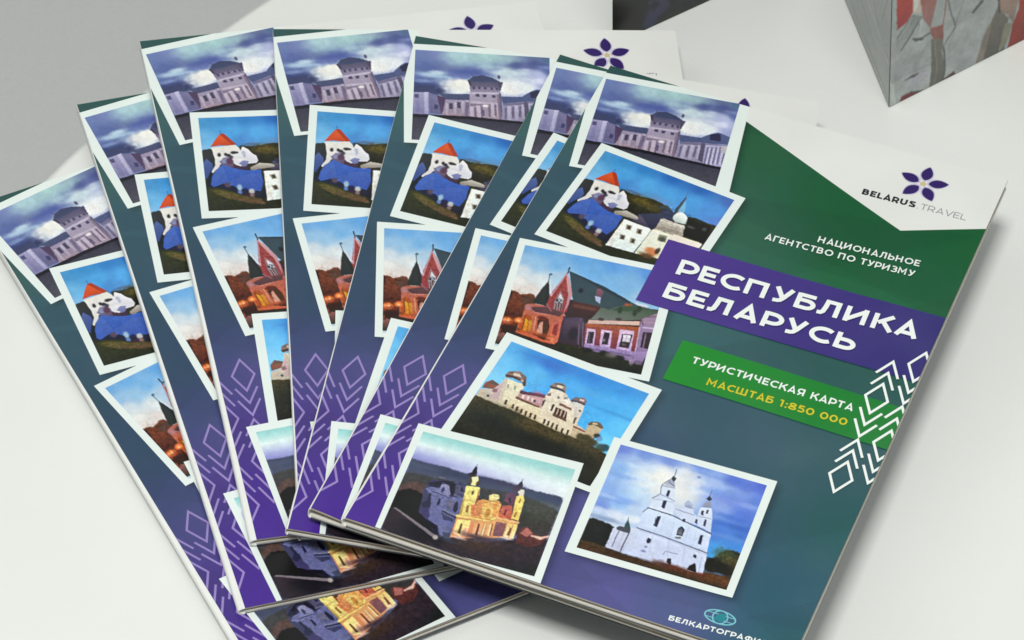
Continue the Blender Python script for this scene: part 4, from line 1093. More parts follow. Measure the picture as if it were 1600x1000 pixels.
  ('f',[(.017,.019,112,135,215),(.178,.024,120,150,218),(.341,.011,110,140,215),(.553,.012,105,140,218),(.787,.004,95,125,215),(.991,-.0,88,110,210),(.055,.21,140,180,232),(.142,.141,180,205,235),(.227,.192,205,222,238),(.329,.135,222,226,232),(.46,.1,214,222,234),(.554,.181,196,210,236),(.685,.062,140,170,228),(.881,.136,120,150,222),(.986,.178,100,135,218),(.029,.44,140,175,232),(.038,.588,120,150,222),(.145,.512,150,190,238),(.244,.372,190,215,240),(.261,.549,190,208,235),(.029,.675,190,208,232),(.407,.324,220,224,228),(.512,.282,218,222,228),(.752,.305,140,165,226),(.934,.332,90,125,215),(.81,.514,80,130,215),(.975,.482,70,120,205),(.859,.692,72,160,230),(.951,.606,70,140,220),(.149,.644,206,216,232)]),
  ('b',.334,.235,.117,.105,0,(232,230,222),.8),
  ('b',.512,.198,.078,.123,0,(228,226,222),.7),
  ('b',.214,.147,.117,.039,30,(206,222,240),.6),
  ('b',.075,.116,.104,.032,30,(150,175,226),.6),
  ('b',.662,.105,.143,.039,26,(190,208,240),.5),
  ('b',.849,.233,.182,.035,14,(120,140,220),.6),
  ('b',.85,.064,.156,.035,14,(80,108,205),.5),
  ('b',.906,.443,.169,.025,8,(60,105,195),.7),
  ('b',.889,.549,.143,.021,6,(110,150,220),.5),
  ('b',.104,.494,.13,.032,12,(110,145,220),.5),
  ('b',.072,.624,.117,.025,14,(206,216,236),.8),
  ('b',.08,.688,.117,.018,14,(110,130,170),.6),
  ('b',.717,-.036,.117,.025,20,(130,160,226),.5),
  ('b',.371,.033,.091,.035,10,(130,155,220),.6),
  ('b',.283,.624,.078,.028,10,(228,232,236),.8),
  ('b',.566,.1,.013,.011,0,(120,140,190),.8),
  ('b',.363,.172,.078,.042,0,(238,238,234),.7),
  ('b',.279,.29,.091,.032,0,(226,234,242),.6),
  ('b',.188,.259,.078,.028,0,(206,224,242),.7),
  ('b',.588,.219,.078,.032,0,(216,226,240),.6),
  ('b',.099,.277,.078,.021,0,(120,160,228),.5),
  ('b',.698,.192,.104,.025,0,(110,150,226),.5),
  ('b',.043,.485,.078,.018,0,(190,212,240),.5),
  ('b',.941,.229,.078,.021,0,(150,180,232),.5),
  ('b',.583,.034,.091,.021,0,(150,180,234),.5),
  ('b',.84,.37,.091,.021,0,(60,112,206),.5),
  ('p',[(.004,.709),(.086,.71),(.175,.733),(.18,.829),(.183,.935),(.001,.966)],(34,36,34),(20,24,22),.012),
  ('p',[(.008,.914),(.173,.922),(.317,.939),(.515,.942),(.717,.927),(.835,.896),(1.023,.87),(.999,1.012),(-.001,1.0)],(62,52,24),(74,44,20),.01),
  ('p',[(-.003,.992),(.193,.988),(.597,.99),(1.009,.988),(1.0,1.016)],(30,30,18),0,.02),
  ('b',.693,.92,.221,.032,12,(110,52,30),.8),
  ('b',.924,.926,.117,.035,10,(104,62,28),.8),
  ('b',.622,.916,.078,.028,10,(70,36,30),.8),
  ('p',[(.792,.784),(.852,.752),(.875,.686),(.933,.646),(.998,.653),(1.023,.87),(.816,.888)],(34,36,24),(40,30,20),.015),
  ('b',.909,.705,.065,.053,0,(70,90,56),.8),
  ('b',.961,.749,.065,.042,0,(96,84,40),.7),
  ('b',.891,.809,.078,.042,0,(24,26,20),.9),
  ('p',[(.171,.749),(.2,.709),(.28,.701),(.318,.691),(.289,.928),(.171,.928)],(204,210,228),(188,192,216),0),
  ('p',[(.232,.719),(.238,.63),(.278,.707),(.283,.752),(.246,.754)],(66,92,92),0,0),
  ('p',[(.19,.73),(.209,.711),(.272,.715),(.283,.74),(.246,.754),(.196,.751)],(84,86,96),0,0),
  ('l',[(.214,.756),(.21,.907)],.0064,(118,116,140)),
  ('l',[(.279,.741),(.272,.923)],.0073,(84,84,104)),
  ('l',[(.188,.778),(.185,.906)],.0037,(170,172,196)),
  ('l',[(.239,.641),(.238,.62)],.0046,(90,120,120)),
  ('l',[(.25,.753),(.25,.903)],.0037,(176,178,204)),
  ('p',[(.316,.686),(.53,.688),(.797,.727),(.819,.924),(.711,.927),(.595,.916),(.485,.93),(.289,.928)],(204,214,238),(196,202,228),0),
  ('p',[(.308,.532),(.331,.482),(.491,.494),(.774,.557),(.793,.728),(.533,.699),(.316,.686)],(208,220,240),(196,208,236),0),
  ('l',[(.31,.537),(.33,.494)],.0073,(110,120,130)),
  ('p',[(.331,.482),(.338,.391),(.365,.344),(.477,.359),(.498,.492)],(206,216,236),(212,222,240),0),
  ('l',[(.335,.397),(.365,.344)],.0064,(120,130,150)),
  ('p',[(.367,.349),(.36,.269),(.379,.22),(.439,.226),(.466,.351),(.465,.375)],(214,220,234),(206,216,236),0),
  ('p',[(.372,.253),(.388,.193),(.425,.19),(.445,.247),(.405,.251)],(158,164,184),(190,196,214),0),
  ('p',[(.398,.183),(.405,.15),(.43,.164),(.424,.202)],(56,72,78),0,0),
  ('l',[(.412,.159),(.409,.086)],.0055,(110,124,140)),
  ('l',[(.363,.264),(.445,.253)],.0046,(120,126,146)),
  ('l',[(.368,.337),(.357,.258),(.398,.183)],.0055,(122,126,146)),
  ('l',[(.394,.214),(.438,.238)],.0064,(110,114,132)),
  ('p',[(.5,.468),(.502,.42),(.547,.402),(.546,.343),(.598,.364),(.618,.421),(.649,.444),(.666,.519),(.579,.518)],(208,216,236),(200,210,234),0),
  ('p',[(.538,.37),(.553,.323),(.598,.352),(.598,.393),(.552,.394)],(176,186,210),0,0),
  ('l',[(.502,.432),(.631,.439)],.0055,(140,150,180)),
  ('l',[(.55,.383),(.604,.385)],.0046,(120,130,160)),
  ('l',[(.523,.435),(.573,.438)],.0046,(150,158,190)),
  ('b',.572,.374,.015,.012,0,(150,160,190),.8),
  ('p',[(.646,.433),(.649,.356),(.717,.335),(.741,.407),(.768,.548),(.671,.522)],(210,218,238),(198,208,234),0),
  ('p',[(.657,.329),(.667,.289),(.702,.282),(.71,.325),(.687,.346)],(150,156,178),0,0),
  ('p',[(.661,.268),(.672,.234),(.697,.26),(.686,.282)],(52,66,76),0,0),
  ('l',[(.677,.244),(.674,.18)],.0046,(110,120,140)),
  ('l',[(.653,.342),(.711,.331)],.0046,(120,126,150)),
  ('l',[(.329,.488),(.491,.494),(.775,.559)],.0091,(92,96,120)),
  ('l',[(.316,.686),(.533,.699),(.798,.732)],.0091,(104,108,132)),
  ('l',[(.337,.476),(.495,.479)],.0037,(226,230,240)),
  ('l',[(.373,.341),(.475,.366)],.0055,(130,136,160)),
  ('l',[(.348,.398),(.474,.378)],.0037,(160,168,190)),
  ('l',[(.654,.435),(.739,.431)],.0046,(140,148,176)),
  ('l',[(.328,.699),(.536,.711),(.799,.749)],.0037,(170,178,206)),
  ('p',[(.406,.627),(.409,.539),(.431,.528),(.432,.634)],(44,48,72),(54,58,88),0),
  ('p',[(.408,.451),(.407,.387),(.429,.378),(.431,.457)],(44,48,72),(54,58,88),0),
  ('p',[(.408,.339),(.406,.29),(.423,.286),(.426,.346)],(44,48,72),(54,58,88),0),
  ('p',[(.566,.651),(.563,.588),(.58,.564),(.605,.584),(.607,.649)],(44,48,72),(54,58,88),0),
  ('p',[(.718,.672),(.712,.596),(.729,.586),(.74,.677)],(44,48,72),(54,58,88),0),
  ('p',[(.706,.508),(.7,.452),(.713,.447),(.721,.51)],(44,48,72),(54,58,88),0),
  ('p',[(.666,.419),(.663,.379),(.676,.38),(.682,.421)],(44,48,72),(54,58,88),0),
  ('p',[(.693,.397),(.691,.362),(.703,.361),(.706,.397)],(44,48,72),(54,58,88),0),
  ('p',[(.571,.521),(.57,.498),(.582,.493),(.59,.525)],(44,48,72),(54,58,88),0),
  ('p',[(.649,.502),(.646,.468),(.659,.469),(.663,.508)],(44,48,72),(54,58,88),0),
  ('p',[(.401,.774),(.407,.743),(.43,.751),(.431,.783),(.413,.793)],(44,48,72),(54,58,88),0),
  ('p',[(.721,.797),(.721,.774),(.739,.773),(.743,.802)],(44,48,72),(54,58,88),0),
  ('p',[(.571,.637),(.571,.591),(.581,.581),(.597,.592),(.599,.64)],(84,88,108),(130,130,130),0),
  ('p',[(.565,.669),(.603,.659),(.604,.676),(.57,.682)],(120,112,108),0,0),
  ('l',[(.402,.553),(.413,.624)],.0037,(100,106,130)),
  ('l',[(.535,.848),(.542,.816),(.622,.811)],.0055,(140,146,178)),
  ('p',[(.571,.902),(.573,.869),(.592,.862),(.605,.9),(.601,.924)],(52,38,50),0,0),
  ('b',.41,.868,.016,.009,0,(120,124,170),.8),
  ('b',.415,.826,.011,.01,0,(130,134,180),.8),
  ('p',[(.71,.921),(.718,.878),(.748,.843),(.779,.923)],(38,30,34),0,0),
  ('l',[(.774,.776),(.79,.918)],.0073,(176,184,214)),
  ('l',[(.534,.704),(.566,.858)],.0046,(182,190,216)),
  ('l',[(.426,.695),(.453,.903)],.0046,(186,192,218)),
  ('l',[(.643,.713),(.672,.874)],.0046,(182,188,214)),
  ('l',[(.453,.533),(.468,.667)],.0037,(184,194,220)),
  ('l',[(.523,.552),(.539,.685)],.0037,(184,194,220)),
  ('l',[(.624,.559),(.638,.692)],.0037,(184,194,220)),
  ('l',[(.677,.572),(.691,.705)],.0037,(184,194,220)),
  ('b',.55,.928,.055,.02,0,(84,50,40),.7),
  ('b',.647,.929,.073,.02,0,(100,52,30),.8),
  ('b',.809,.928,.037,.017,0,(110,52,36),.8),
  ('n',[(.316,.686),(.774,.557),(.819,.924),(.289,.928)],.06,60),
  ('n',[(.008,.914),(.515,.942),(1.023,.87),(.999,1.012),(-.001,1.0)],.5,80),
  ('n',[(.792,.784),(.875,.686),(.998,.653),(1.023,.87),(.816,.888)],.6,80),
  ('n',[(.004,.709),(.175,.733),(.183,.935),(.001,.966)],.5,80),
  ('n',0,.05,26),
 ],
}


# name: outer white border TL, TR, BL ; picture TL, TR, BL ; label
PHOTOS = {
    'P1': ((-2.9, 3.9), (42.3, -3.2), (4.4, 43.9), (.9, 5.8), (39.9, -.1), (6.3, 42.3), 'photo of a grey palace under heavy clouds'),
    'P2': ((9.4, 31.4), (54.4, 36.0), (5.7, 73.3), (11.5, 34), (51.8, 38), (8.1, 70.8), 'photo of a white castle with a red roof'),
    'P3': ((2.6, 76.3), (47.1, 70.1), (9.8, 118.7), (5.0, 78.3), (44.9, 72.5), (11.6, 116.8), 'photo of a red brick manor at dusk'),
    'P4': ((12.9, 111.0), (58.5, 114.0), (10.2, 152.4), (15.3, 113.6), (55.9, 116.7), (12.8, 150.3), 'photo of a cream castle on a hill under blue sky'),
    'P5': ((4.1, 150.7), (49.0, 146.7), (8.8, 192.8), (6.4, 152.9), (47.8, 149.6), (10.0, 190.3), 'photo of a floodlit twin towered church at dusk'),
    'P6': ((53.0, 134.9), (97.2, 132.1), (55.4, 176.3), (55.5, 136.7), (95.2, 134.5), (57.7, 173.9), 'photo of a white church under a blue cloudy sky'),
}

# ------------------------------------------------------------------ the setting
TABLE_Z = -5.0


def table_mat():
    m, n, l, b = new_mat('white_laminate')
    t = n.new('ShaderNodeTexCoord')
    a = n.new('ShaderNodeTexNoise'); a.inputs['Scale'].default_value = 9; a.inputs['Detail'].default_value = 6
    l.new(t.outputs['Object'], a.inputs['Vector'])
    r = n.new('ShaderNodeValToRGB')
    r.color_ramp.elements[0].color = (.735, .745, .71, 1); r.color_ramp.elements[1].color = (.785, .795, .765, 1)
    r.color_ramp.elements[0].position = .3; r.color_ramp.elements[1].position = .7
    l.new(a.outputs['Fac'], r.inputs['Fac']); l.new(r.outputs['Color'], b.inputs['Base Color'])
    b.inputs['Roughness'].default_value = .42
    b.inputs['Specular IOR Level'].default_value = .4
    s = n.new('ShaderNodeTexNoise'); s.inputs['Scale'].default_value = 700; s.inputs['Detail'].default_value = 2
    l.new(t.outputs['Object'], s.inputs['Vector'])
    bp = n.new('ShaderNodeBump'); bp.inputs['Strength'].default_value = .12; bp.inputs['Distance'].default_value = .0003
    l.new(s.outputs['Fac'], bp.inputs['Height']); l.new(bp.outputs['Normal'], b.inputs['Normal'])
    return m


def lathe(name, prof, n, mat, parent, smooth=True):
    V, F = [], []
    for r_, z_ in prof:
        for i in range(n):
            a = 2 * math.pi * i / n
            V.append((r_ * math.cos(a), r_ * math.sin(a), z_))
    k = len(prof)
    for j in range(k - 1):
        for i in range(n):
            F.append((j * n + i, j * n + (i + 1) % n, (j + 1) * n + (i + 1) % n, (j + 1) * n + i))
    F.append(tuple(range(n))[::-1]); F.append(tuple((k - 1) * n + i for i in range(n)))
    o = link(name, mesh(name, V, F), mat, parent)
    if smooth:
        for p in o.data.polygons: p.use_smooth = len(p.vertices) == 4
    return o


# grey floor far below
m, n, l, b = new_mat('grey_floor')
tc = n.new('ShaderNodeTexCoord')
nz = n.new('ShaderNodeTexNoise'); nz.inputs['Scale'].default_value = 420; nz.inputs['Detail'].default_value = 3
l.new(tc.outputs['Object'], nz.inputs['Vector'])
rp = n.new('ShaderNodeValToRGB'); rp.color_ramp.elements[0].position = .3; rp.color_ramp.elements[1].position = .7
rp.color_ramp.elements[0].color = (.67, .67, .655, 1); rp.color_ramp.elements[1].color = (.70, .70, .685, 1)
l.new(nz.outputs['Fac'], rp.inputs['Fac']); l.new(rp.outputs['Color'], b.inputs['Base Color']); b.inputs['Roughness'].default_value = .8
fl = link('floor', mesh('floor', [(-6, -6, -.735), (6, -6, -.735), (6, 6, -.735), (-6, 6, -.735)], [(0, 1, 2, 3)]), m)
fl['kind'] = 'structure'

M_TABLE = table_mat()
M_METAL = paper('grey_metal', (150, 152, 154), .35, .03)
table = bpy.data.objects.new('round_table', None); C.objects.link(table)
table.location = (.3323, -.1598, TABLE_Z * MM)
tag(table, 'round white table top under the fanned brochures', 'table')
lathe('tabletop', [(.0001, -.024), (.4735, -.024), (.4765, -.021), (.4765, -.003), (.4757, -.0009), (.4735, 0.0), (.0001, 0.0)], 220, M_TABLE, table)
lathe('pedestal', [(.035, -.70), (.035, -.0245)], 32, M_METAL, table)
lathe('base_plate', [(.0001, -.7295), (.26, -.7295), (.26, -.715), (.04, -.7005), (.0001, -.7005)], 64, M_METAL, table)

# two printed triangular display stands behind the fan
def prism(name, base, lean, hgt, mat_side, label, cat, artA, artB, group=None):
    root = bpy.data.objects.new(name, None); C.objects.link(root)
    root.location = (base[0][0] * MM, base[0][1] * MM, TABLE_Z * MM)
    tag(root, label, cat, group)
    k = [((x - base[0][0]) * MM, (y - base[0][1]) * MM) for x, y in base]
    top = [(x + lean[0] * MM, y + lean[1] * MM) for x, y in k]
    V = [(x, y, 0.0003) for x, y in k] + [(x, y, hgt * MM) for x, y in top]
    mb = MB(); mb.add(V, [(0, 1, 4, 3), (1, 2, 5, 4), (2, 0, 3, 5), (2, 1, 0), (3, 4, 5)])
    mb.build('card_body', mat_side, root)

    def face(nm, i, j, cols):
        ny, nx = cols.shape[:2]
        A, B_, T_ = np.array(V[i]), np.array(V[j]), np.array(V[3 + i])
        nn = np.cross(B_ - A, T_ - A); nn /= np.linalg.norm(nn)
        s = np.linspace(0, 1, nx)[None, :, None]; t = np.linspace(0, 1, ny)[:, None, None]
        P = (A + (B_ - A) * s + (T_ - A) * (1 - t) + nn * .00015).reshape(-1, 3)
        ii = np.arange(nx * ny).reshape(ny, nx)
        q = np.stack([ii[:-1, :-1], ii[1:, :-1], ii[1:, 1:], ii[:-1, 1:]], -1).reshape(-1, 4)
        me = mesh(nm, P, q.tolist())
        at = me.color_attributes.new('ink', 'FLOAT_COLOR', 'POINT')
        at.data.foreach_set('color', np.concatenate([cols.reshape(-1, 3), np.ones((nx * ny, 1))], 1).ravel().astype(np.float32))
        return link(nm, me, M_GLOSSPRINT, root)
    for nm, i, j, cols in artA: face(nm, i, j, cols)
    return root


ART_A = [('f',[(0,1,150,154,152),(.5,.8,142,146,145),(1,.5,140,143,142),(0,.3,146,150,150)]),
  ('p',[(.706,.335),(.79,.255),(.783,.304),(.715,.378)],(132,42,36),(112,35,30),0),
  ('p',[(.499,.653),(.584,.484),(.632,.588),(.573,.744)],(168,172,170),(142,146,144),0),
  ('p',[(.458,.503),(.505,.417),(.593,.47),(.574,.55)],(176,170,162),(149,144,137),0),
  ('p',[(.814,.532),(.86,.475),(.964,.51),(.949,.562)],(132,42,36),(112,35,30),0),
  ('p',[(.127,.302),(.195,.221),(.276,.271),(.238,.345)],(168,172,170),(142,146,144),0),
  ('p',[(.023,.362),(.181,.257),(.222,.321),(.104,.418)],(108,110,106),(91,93,90),0),
  ('p',[(.891,.413),(.949,.286),(1.05,.364),(1.024,.482)],(160,64,50),(136,54,42),0),
  ('p',[(.389,.158),(.384,.099),(.459,.136),(.478,.19)],(168,172,170),(142,146,144),0),
  ('p',[(.245,.532),(.358,.405),(.485,.483),(.42,.6)],(132,42,36),(112,35,30),0),
  ('p',[(.322,.609),(.327,.556),(.441,.589),(.46,.638)],(132,42,36),(112,35,30),0),
  ('p',[(.594,.105),(.655,-.063),(.766,.041),(.739,.196)],(176,170,162),(149,144,137),0),
  ('p',[(-.099,.229),(.007,.076),(.135,.17),(.076,.311)],(84,84,82),(71,71,69),0),
  ('p',[(.24,.09),(.378,.001),(.474,.056),(.383,.138)],(176,170,162),(149,144,137),0),
  ('p',[(.556,.18),(.611,.105),(.675,.151),(.644,.22)],(160,64,50),(136,54,42),0),
  ('p',[(.519,.576),(.526,.516),(.598,.553),(.607,.609)],(84,84,82),(71,71,69),0),
  ('p',[(.588,.31),(.646,.201),(.682,.268),(.643,.368)],(168,172,170),(142,146,144),0),
  ('p',[(.605,.473),(.596,.333),(.691,.419),(.717,.548)],(132,42,36),(112,35,30),0),
  ('p',[(.778,.077),(.786,-.057),(.847,.025),(.853,.149)],(84,84,82),(71,71,69),0),
  ('p',[(.139,.3),(.163,.189),(.251,.257),(.25,.359)],(176,170,162),(149,144,137),0),
  ('p',[(.784,.057),(.818,-.086),(.897,.002),(.886,.135)],(84,84,82),(71,71,69),0),
  ('p',[(.433,.141),(.558,.078),(.579,.117),(.483,.176)],(84,84,82),(71,71,69),0),
  ('p',[(.897,.566),(.941,.405),(1.024,.504),(1.006,.654)],(108,110,106),(91,93,90),0),
  ('p',[(.759,.522),(.822,.429),(.854,.486),(.81,.571)],(168,172,170),(142,146,144),0),
  ('p',[(.237,.142),(.328,.062),(.316,.111),(.241,.185)],(168,172,170),(142,146,144),0),
  ('p',[(.43,.207),(.552,.148),(.669,.184),(.595,.24)],(176,170,162),(149,144,137),0),
  ('p',[(.17,.099),(.184,.026),(.302,.071),(.314,.137)],(108,110,106),(91,93,90),0),
  ('p',[(.017,.703),(.022,.796),(.062,.786),(.079,.767),(.077,.723)],(168,66,48),(150,50,56),0),
  ('p',[(.077,.723),(.079,.767),(.106,.782),(.113,.76),(.107,.734)],(176,160,150),0,0),
  ('p',[(.103,.732),(.12,.8),(.148,.834),(.163,.793),(.17,.755)],(150,96,86),(140,110,108),0),
  ('p',[(.02,.814),(.079,.776),(.115,.789),(.049,.862),(.021,.84)],(120,122,120),(150,154,152),0),
  ('l',[(.115,.792),(.04,.856)],.0054,(96,100,100)),
  ('l',[(.084,.778),(.025,.819)],.003,(90,92,92)),
  ('l',[(.106,.792),(.104,.825)],.004,(130,132,130)),
  ('l',[(.083,.841),(.118,.851),(.149,.847)],.0047,(84,86,88)),
  ('l',[(.059,.945),(.11,.943)],.0047,(84,86,92)),
  ('l',[(.11,.943),(.146,.948)],.002,(130,132,134)),
  ('p',[(.148,.834),(.197,.842),(.202,.882),(.163,.868),(.153,.852)],(140,90,84),(126,84,78),0),
  ('p',[(.154,.865),(.202,.882),(.198,.921),(.217,.973),(.203,1.0),(.153,1.005),(.159,.953)],(108,106,98),(92,92,86),0),
  ('l',[(.203,.904),(.213,.959),(.207,.999)],.006,(80,84,84)),
  ('l',[(.168,.876),(.182,.961),(.171,1.002)],.0027,(134,132,122)),
  ('l',[(.21,.772),(.221,.81),(.247,.863),(.201,.904)],.005,(104,106,106)),
  ('l',[(.206,.77),(.197,.849)],.004,(130,92,86)),
  ('l',[(.278,.792),(.247,.856)],.002,(110,112,112)),
  ('l',[(.343,.83),(.309,.851)],.0074,(78,82,84)),
  ('l',[(.356,.819),(.33,.838)],.0047,(110,112,112)),
  ('p',[(.393,.892),(.409,.869),(.454,.913),(.444,1.006),(.33,1.007)],(108,104,96),(84,82,76),0),
  ('p',[(.406,.836),(.495,.867),(.474,.936),(.448,.901),(.424,.887)],(150,120,110),(120,108,98),0),
  ('l',[(.409,.84),(.417,.884)],.0067,(80,74,70)),
  ('p',[(.494,.86),(.608,.899),(.621,1.02),(.457,1.001),(.474,.936),(.494,.904)],(150,56,32),(124,34,30),0),
  ('p',[(.451,.986),(.474,.936),(.441,.924),(.421,1.001)],(122,118,104),0,0),
  ('p',[(.037,1.002),(.048,.986),(.081,.985),(.144,1.004),(.091,1.009)],(112,40,50),0,0),
  ('p',[(.202,.997),(.247,.987),(.257,1.001),(.302,1.004),(.253,1.006)],(84,40,38),0,0),
  ('l',[(.081,.985),(.144,1.004),(.302,1.004),(.334,1.006)],.004,(66,70,66)),
  ('p',[(.33,1.007),(.36,.928),(.393,.892),(.362,1.006)],(120,112,104),0,0),
  ('p',[(.009,.851),(.049,.862),(.083,.849),(.154,.868),(.156,.939),(.114,.936),(.052,.933),(.017,.933)],(150,154,152),(138,142,144),0),
  ('p',[(.088,.94),(.15,.949),(.157,.984),(.117,.989),(.054,.975)],(160,158,168),(150,152,152),0),
  ('p',[(.215,.918),(.247,.866),(.295,.845),(.374,.875),(.363,.916),(.335,.961),(.325,1.006),(.251,.989),(.223,.962)],(150,154,152),(140,144,146),0),
  ('p',[(.017,.94),(.028,1.002),(.006,1.003),(-.001,.927)],(166,172,168),0,0),
  ('p',[(.017,.703),(.022,.796),(.062,.786),(.079,.767),(.077,.723)],(168,66,48),(150,50,56),0),
  ('l',[(.029,.821),(.08,.782)],.0027,(176,178,174)),
  ('l',[(.115,.795),(.108,.827)],.0027,(178,176,172)),
  ('l',[(.251,.858),(.22,.917)],.0017,(120,122,124)),
  ('p',[(.059,.945),(.088,.94),(.114,.944),(.092,.948)],(84,84,92),0,0),
  ('p',[(.083,.841),(.118,.85),(.127,.857),(.092,.85)],(80,82,84),0,0),
  ('l',[(.348,.832),(.313,.85)],.0067,(80,84,86)),
  ('l',[(.105,.763),(.088,.776)],.004,(180,160,150)),
  ('p',[(.081,.725),(.099,.731),(.096,.763),(.083,.768)],(180,176,166),0,0),
  ('n',0,.12,40)]
ART_B = [('f',[(0,.5,142,147,145),(.5,.5,136,141,139),(1,.2,130,135,133)]),
  ('l',[(.701,.961),(-.004,.977)],.0147,(118,122,118)),
  ('l',[(.411,.852),(.092,.875)],.017,(152,156,154)),
  ('l',[(.507,.888),(.221,.928)],.009,(112,116,114)),
  ('l',[(.299,.813),(.194,.851)],.009,(84,88,88)),
  ('l',[(.189,.883),(.012,.887)],.0102,(158,162,160)),
  ('l',[(.227,.889),(-.004,.869)],.0045,(92,96,94)),
  ('l',[(.044,.713),(.142,.812)],.0079,(110,116,114)),
  ('l',[(.637,.982),(.271,.989)],.0057,(116,120,116))]
ART_C = [('f',[(0,1,20,22,18),(.3,1,22,26,34),(.6,.8,34,38,28),(1,.6,34,38,32),(0,.7,44,42,36),(.4,.6,40,42,34)]),
  ('p',[(.002,.91),(.086,.925),(.131,.939),(.091,.939),(.011,.93)],(78,72,50),(30,24,16),.02),
  ('p',[(.207,.914),(.325,.94),(.326,.971),(.253,.977),(.218,1.0),(.145,.98),(.19,.968)],(62,56,82),(40,46,80),.02),
  ('p',[(.136,.982),(.209,.998),(.254,.986),(.226,.978)],(30,48,70),0,.02),
  ('p',[(.225,.927),(.279,.935),(.262,.948),(.19,.959)],(24,20,44),0,.02),
  ('p',[(.357,.954),(.412,.964),(.389,.977),(.357,.967)],(60,64,54),0,.02),
  ('p',[(.227,1.0),(.326,.978),(.39,.99),(.574,1.0),(.575,1.018),(.255,1.022)],(36,40,30),0,.02)]
M_CARD = paper('grey_card', (120, 124, 120), .5, .05)
M_DARKCARD = paper('dark_card', (40, 42, 38), .5, .05)
prism('display_stand', [(74.1, 47.1), (128.3, 135.9), (38.8, 97.7)], (-17.54, -7.17), 150, M_CARD, 'grey display stand printed with red and grey drawings, behind the top brochure', 'display stand',
      [('printed_side', 0, 1, np.minimum(paint(ART_A, 260, 300, 31) * 1.25, .8)), ('narrow_side', 2, 0, paint(ART_B, 120, 300, 32)[:, ::-1] * 1.15)], None)
prism('display_stand', [(-10.6, 35.5), (25.5, 93.0), (-15.3, 63.2)], (-12.30, -5.03), 150, M_DARKCARD, 'dark display stand with a nearly black photo print, standing behind the middle brochure', 'display stand',
      [('printed_side', 0, 1, paint(ART_C, 160, 300, 33))], None)



# ------------------------------------------------------------------ one brochure
GROUP = 'tourist map brochures fanned out on the white table'


def cover_colours(nx, ny):
    """printed background of the cover: green at the top right, slate in the middle, violet at the bottom left"""
    P = [(120, 30, 6, 80, 40), (50, 12, 38, 86, 58), (80, 25, 24, 82, 48), (8, 30, 50, 82, 80), (3, 50, 48, 76, 88), (3, 75, 46, 72, 88), (5, 105, 47, 69, 93), (5, 122, 53, 64, 101), (8, 132, 64, 62, 112),
         (5, 150, 66, 50, 120), (6, 170, 68, 42, 132), (6, 186, 70, 40, 138), (30, 186, 72, 60, 132), (55, 165, 72, 70, 124), (70, 183, 76, 74, 126), (88, 182, 68, 76, 116), (110, 170, 38, 80, 96), (119, 184, 32, 80, 88),
         (118, 140, 36, 82, 84), (90, 122, 54, 84, 98), (70, 122, 50, 80, 96), (56, 95, 50, 90, 92), (50, 70, 48, 88, 86), (118, 62, 14, 80, 46), (60, 50, 40, 86, 66), (90, 50, 22, 82, 48), (104, 118, 48, 84, 92), (60, 130, 50, 76, 100), (105, 100, 40, 84, 80), (52, 112, 54, 84, 96)]
    u = np.linspace(0, W, nx); v = np.linspace(0, H, ny)
    X, Y = np.meshgrid(u, v)
    f = idw(X / 40, Y / 40, [(a / 40, b / 40, r, g, c) for a, b, r, g, c in P], 2.6)
    f = blur(blur(f, 6), 6)
    rng = np.random.default_rng(5)
    # faint printed facets crossing the background
    for k in range(7):
        a = rng.uniform(-.9, .9); c0 = rng.uniform(0, H)
        side = ((Y - c0) - a * (X - 60)) > 0
        f = np.where((side & (np.abs((Y - c0) - a * (X - 60)) < 26))[..., None], f * 1.045, f)
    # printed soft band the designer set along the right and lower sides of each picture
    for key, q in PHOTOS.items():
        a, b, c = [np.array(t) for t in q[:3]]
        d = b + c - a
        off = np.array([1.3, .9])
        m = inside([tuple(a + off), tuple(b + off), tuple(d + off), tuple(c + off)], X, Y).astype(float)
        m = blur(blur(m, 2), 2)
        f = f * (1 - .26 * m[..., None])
    return lin(f)


# --- meshes printed on every cover
Z = dict(white=.02, P1=.04, P2=.08, P3=.12, P4=.16, P5=.20, P6=.24, band=.28, panel=.28, orn=.32, text=.31)
cover_me = ink_grid('front_cover', (0, 0), (W, 0), (0, H), cover_colours(301, 473), 0.0)
PIC = {}
for i, key in enumerate(PHOTOS):
    a, b, c = PHOTOS[key][3:6]
    cols = paint(ART[key], 230, 216, 11 + i)
    PIC[key] = ink_grid('picture', a, b, c, cols, Z[key] + .02)


def flat_cols(n, m, c0, c1, var=0.0, seed=0):
    t = np.linspace(0, 1, n)[None, :, None]
    f = np.array(c0, float) * (1 - t) + np.array(c1, float) * t
    f = np.repeat(f, m, 0)
    return f


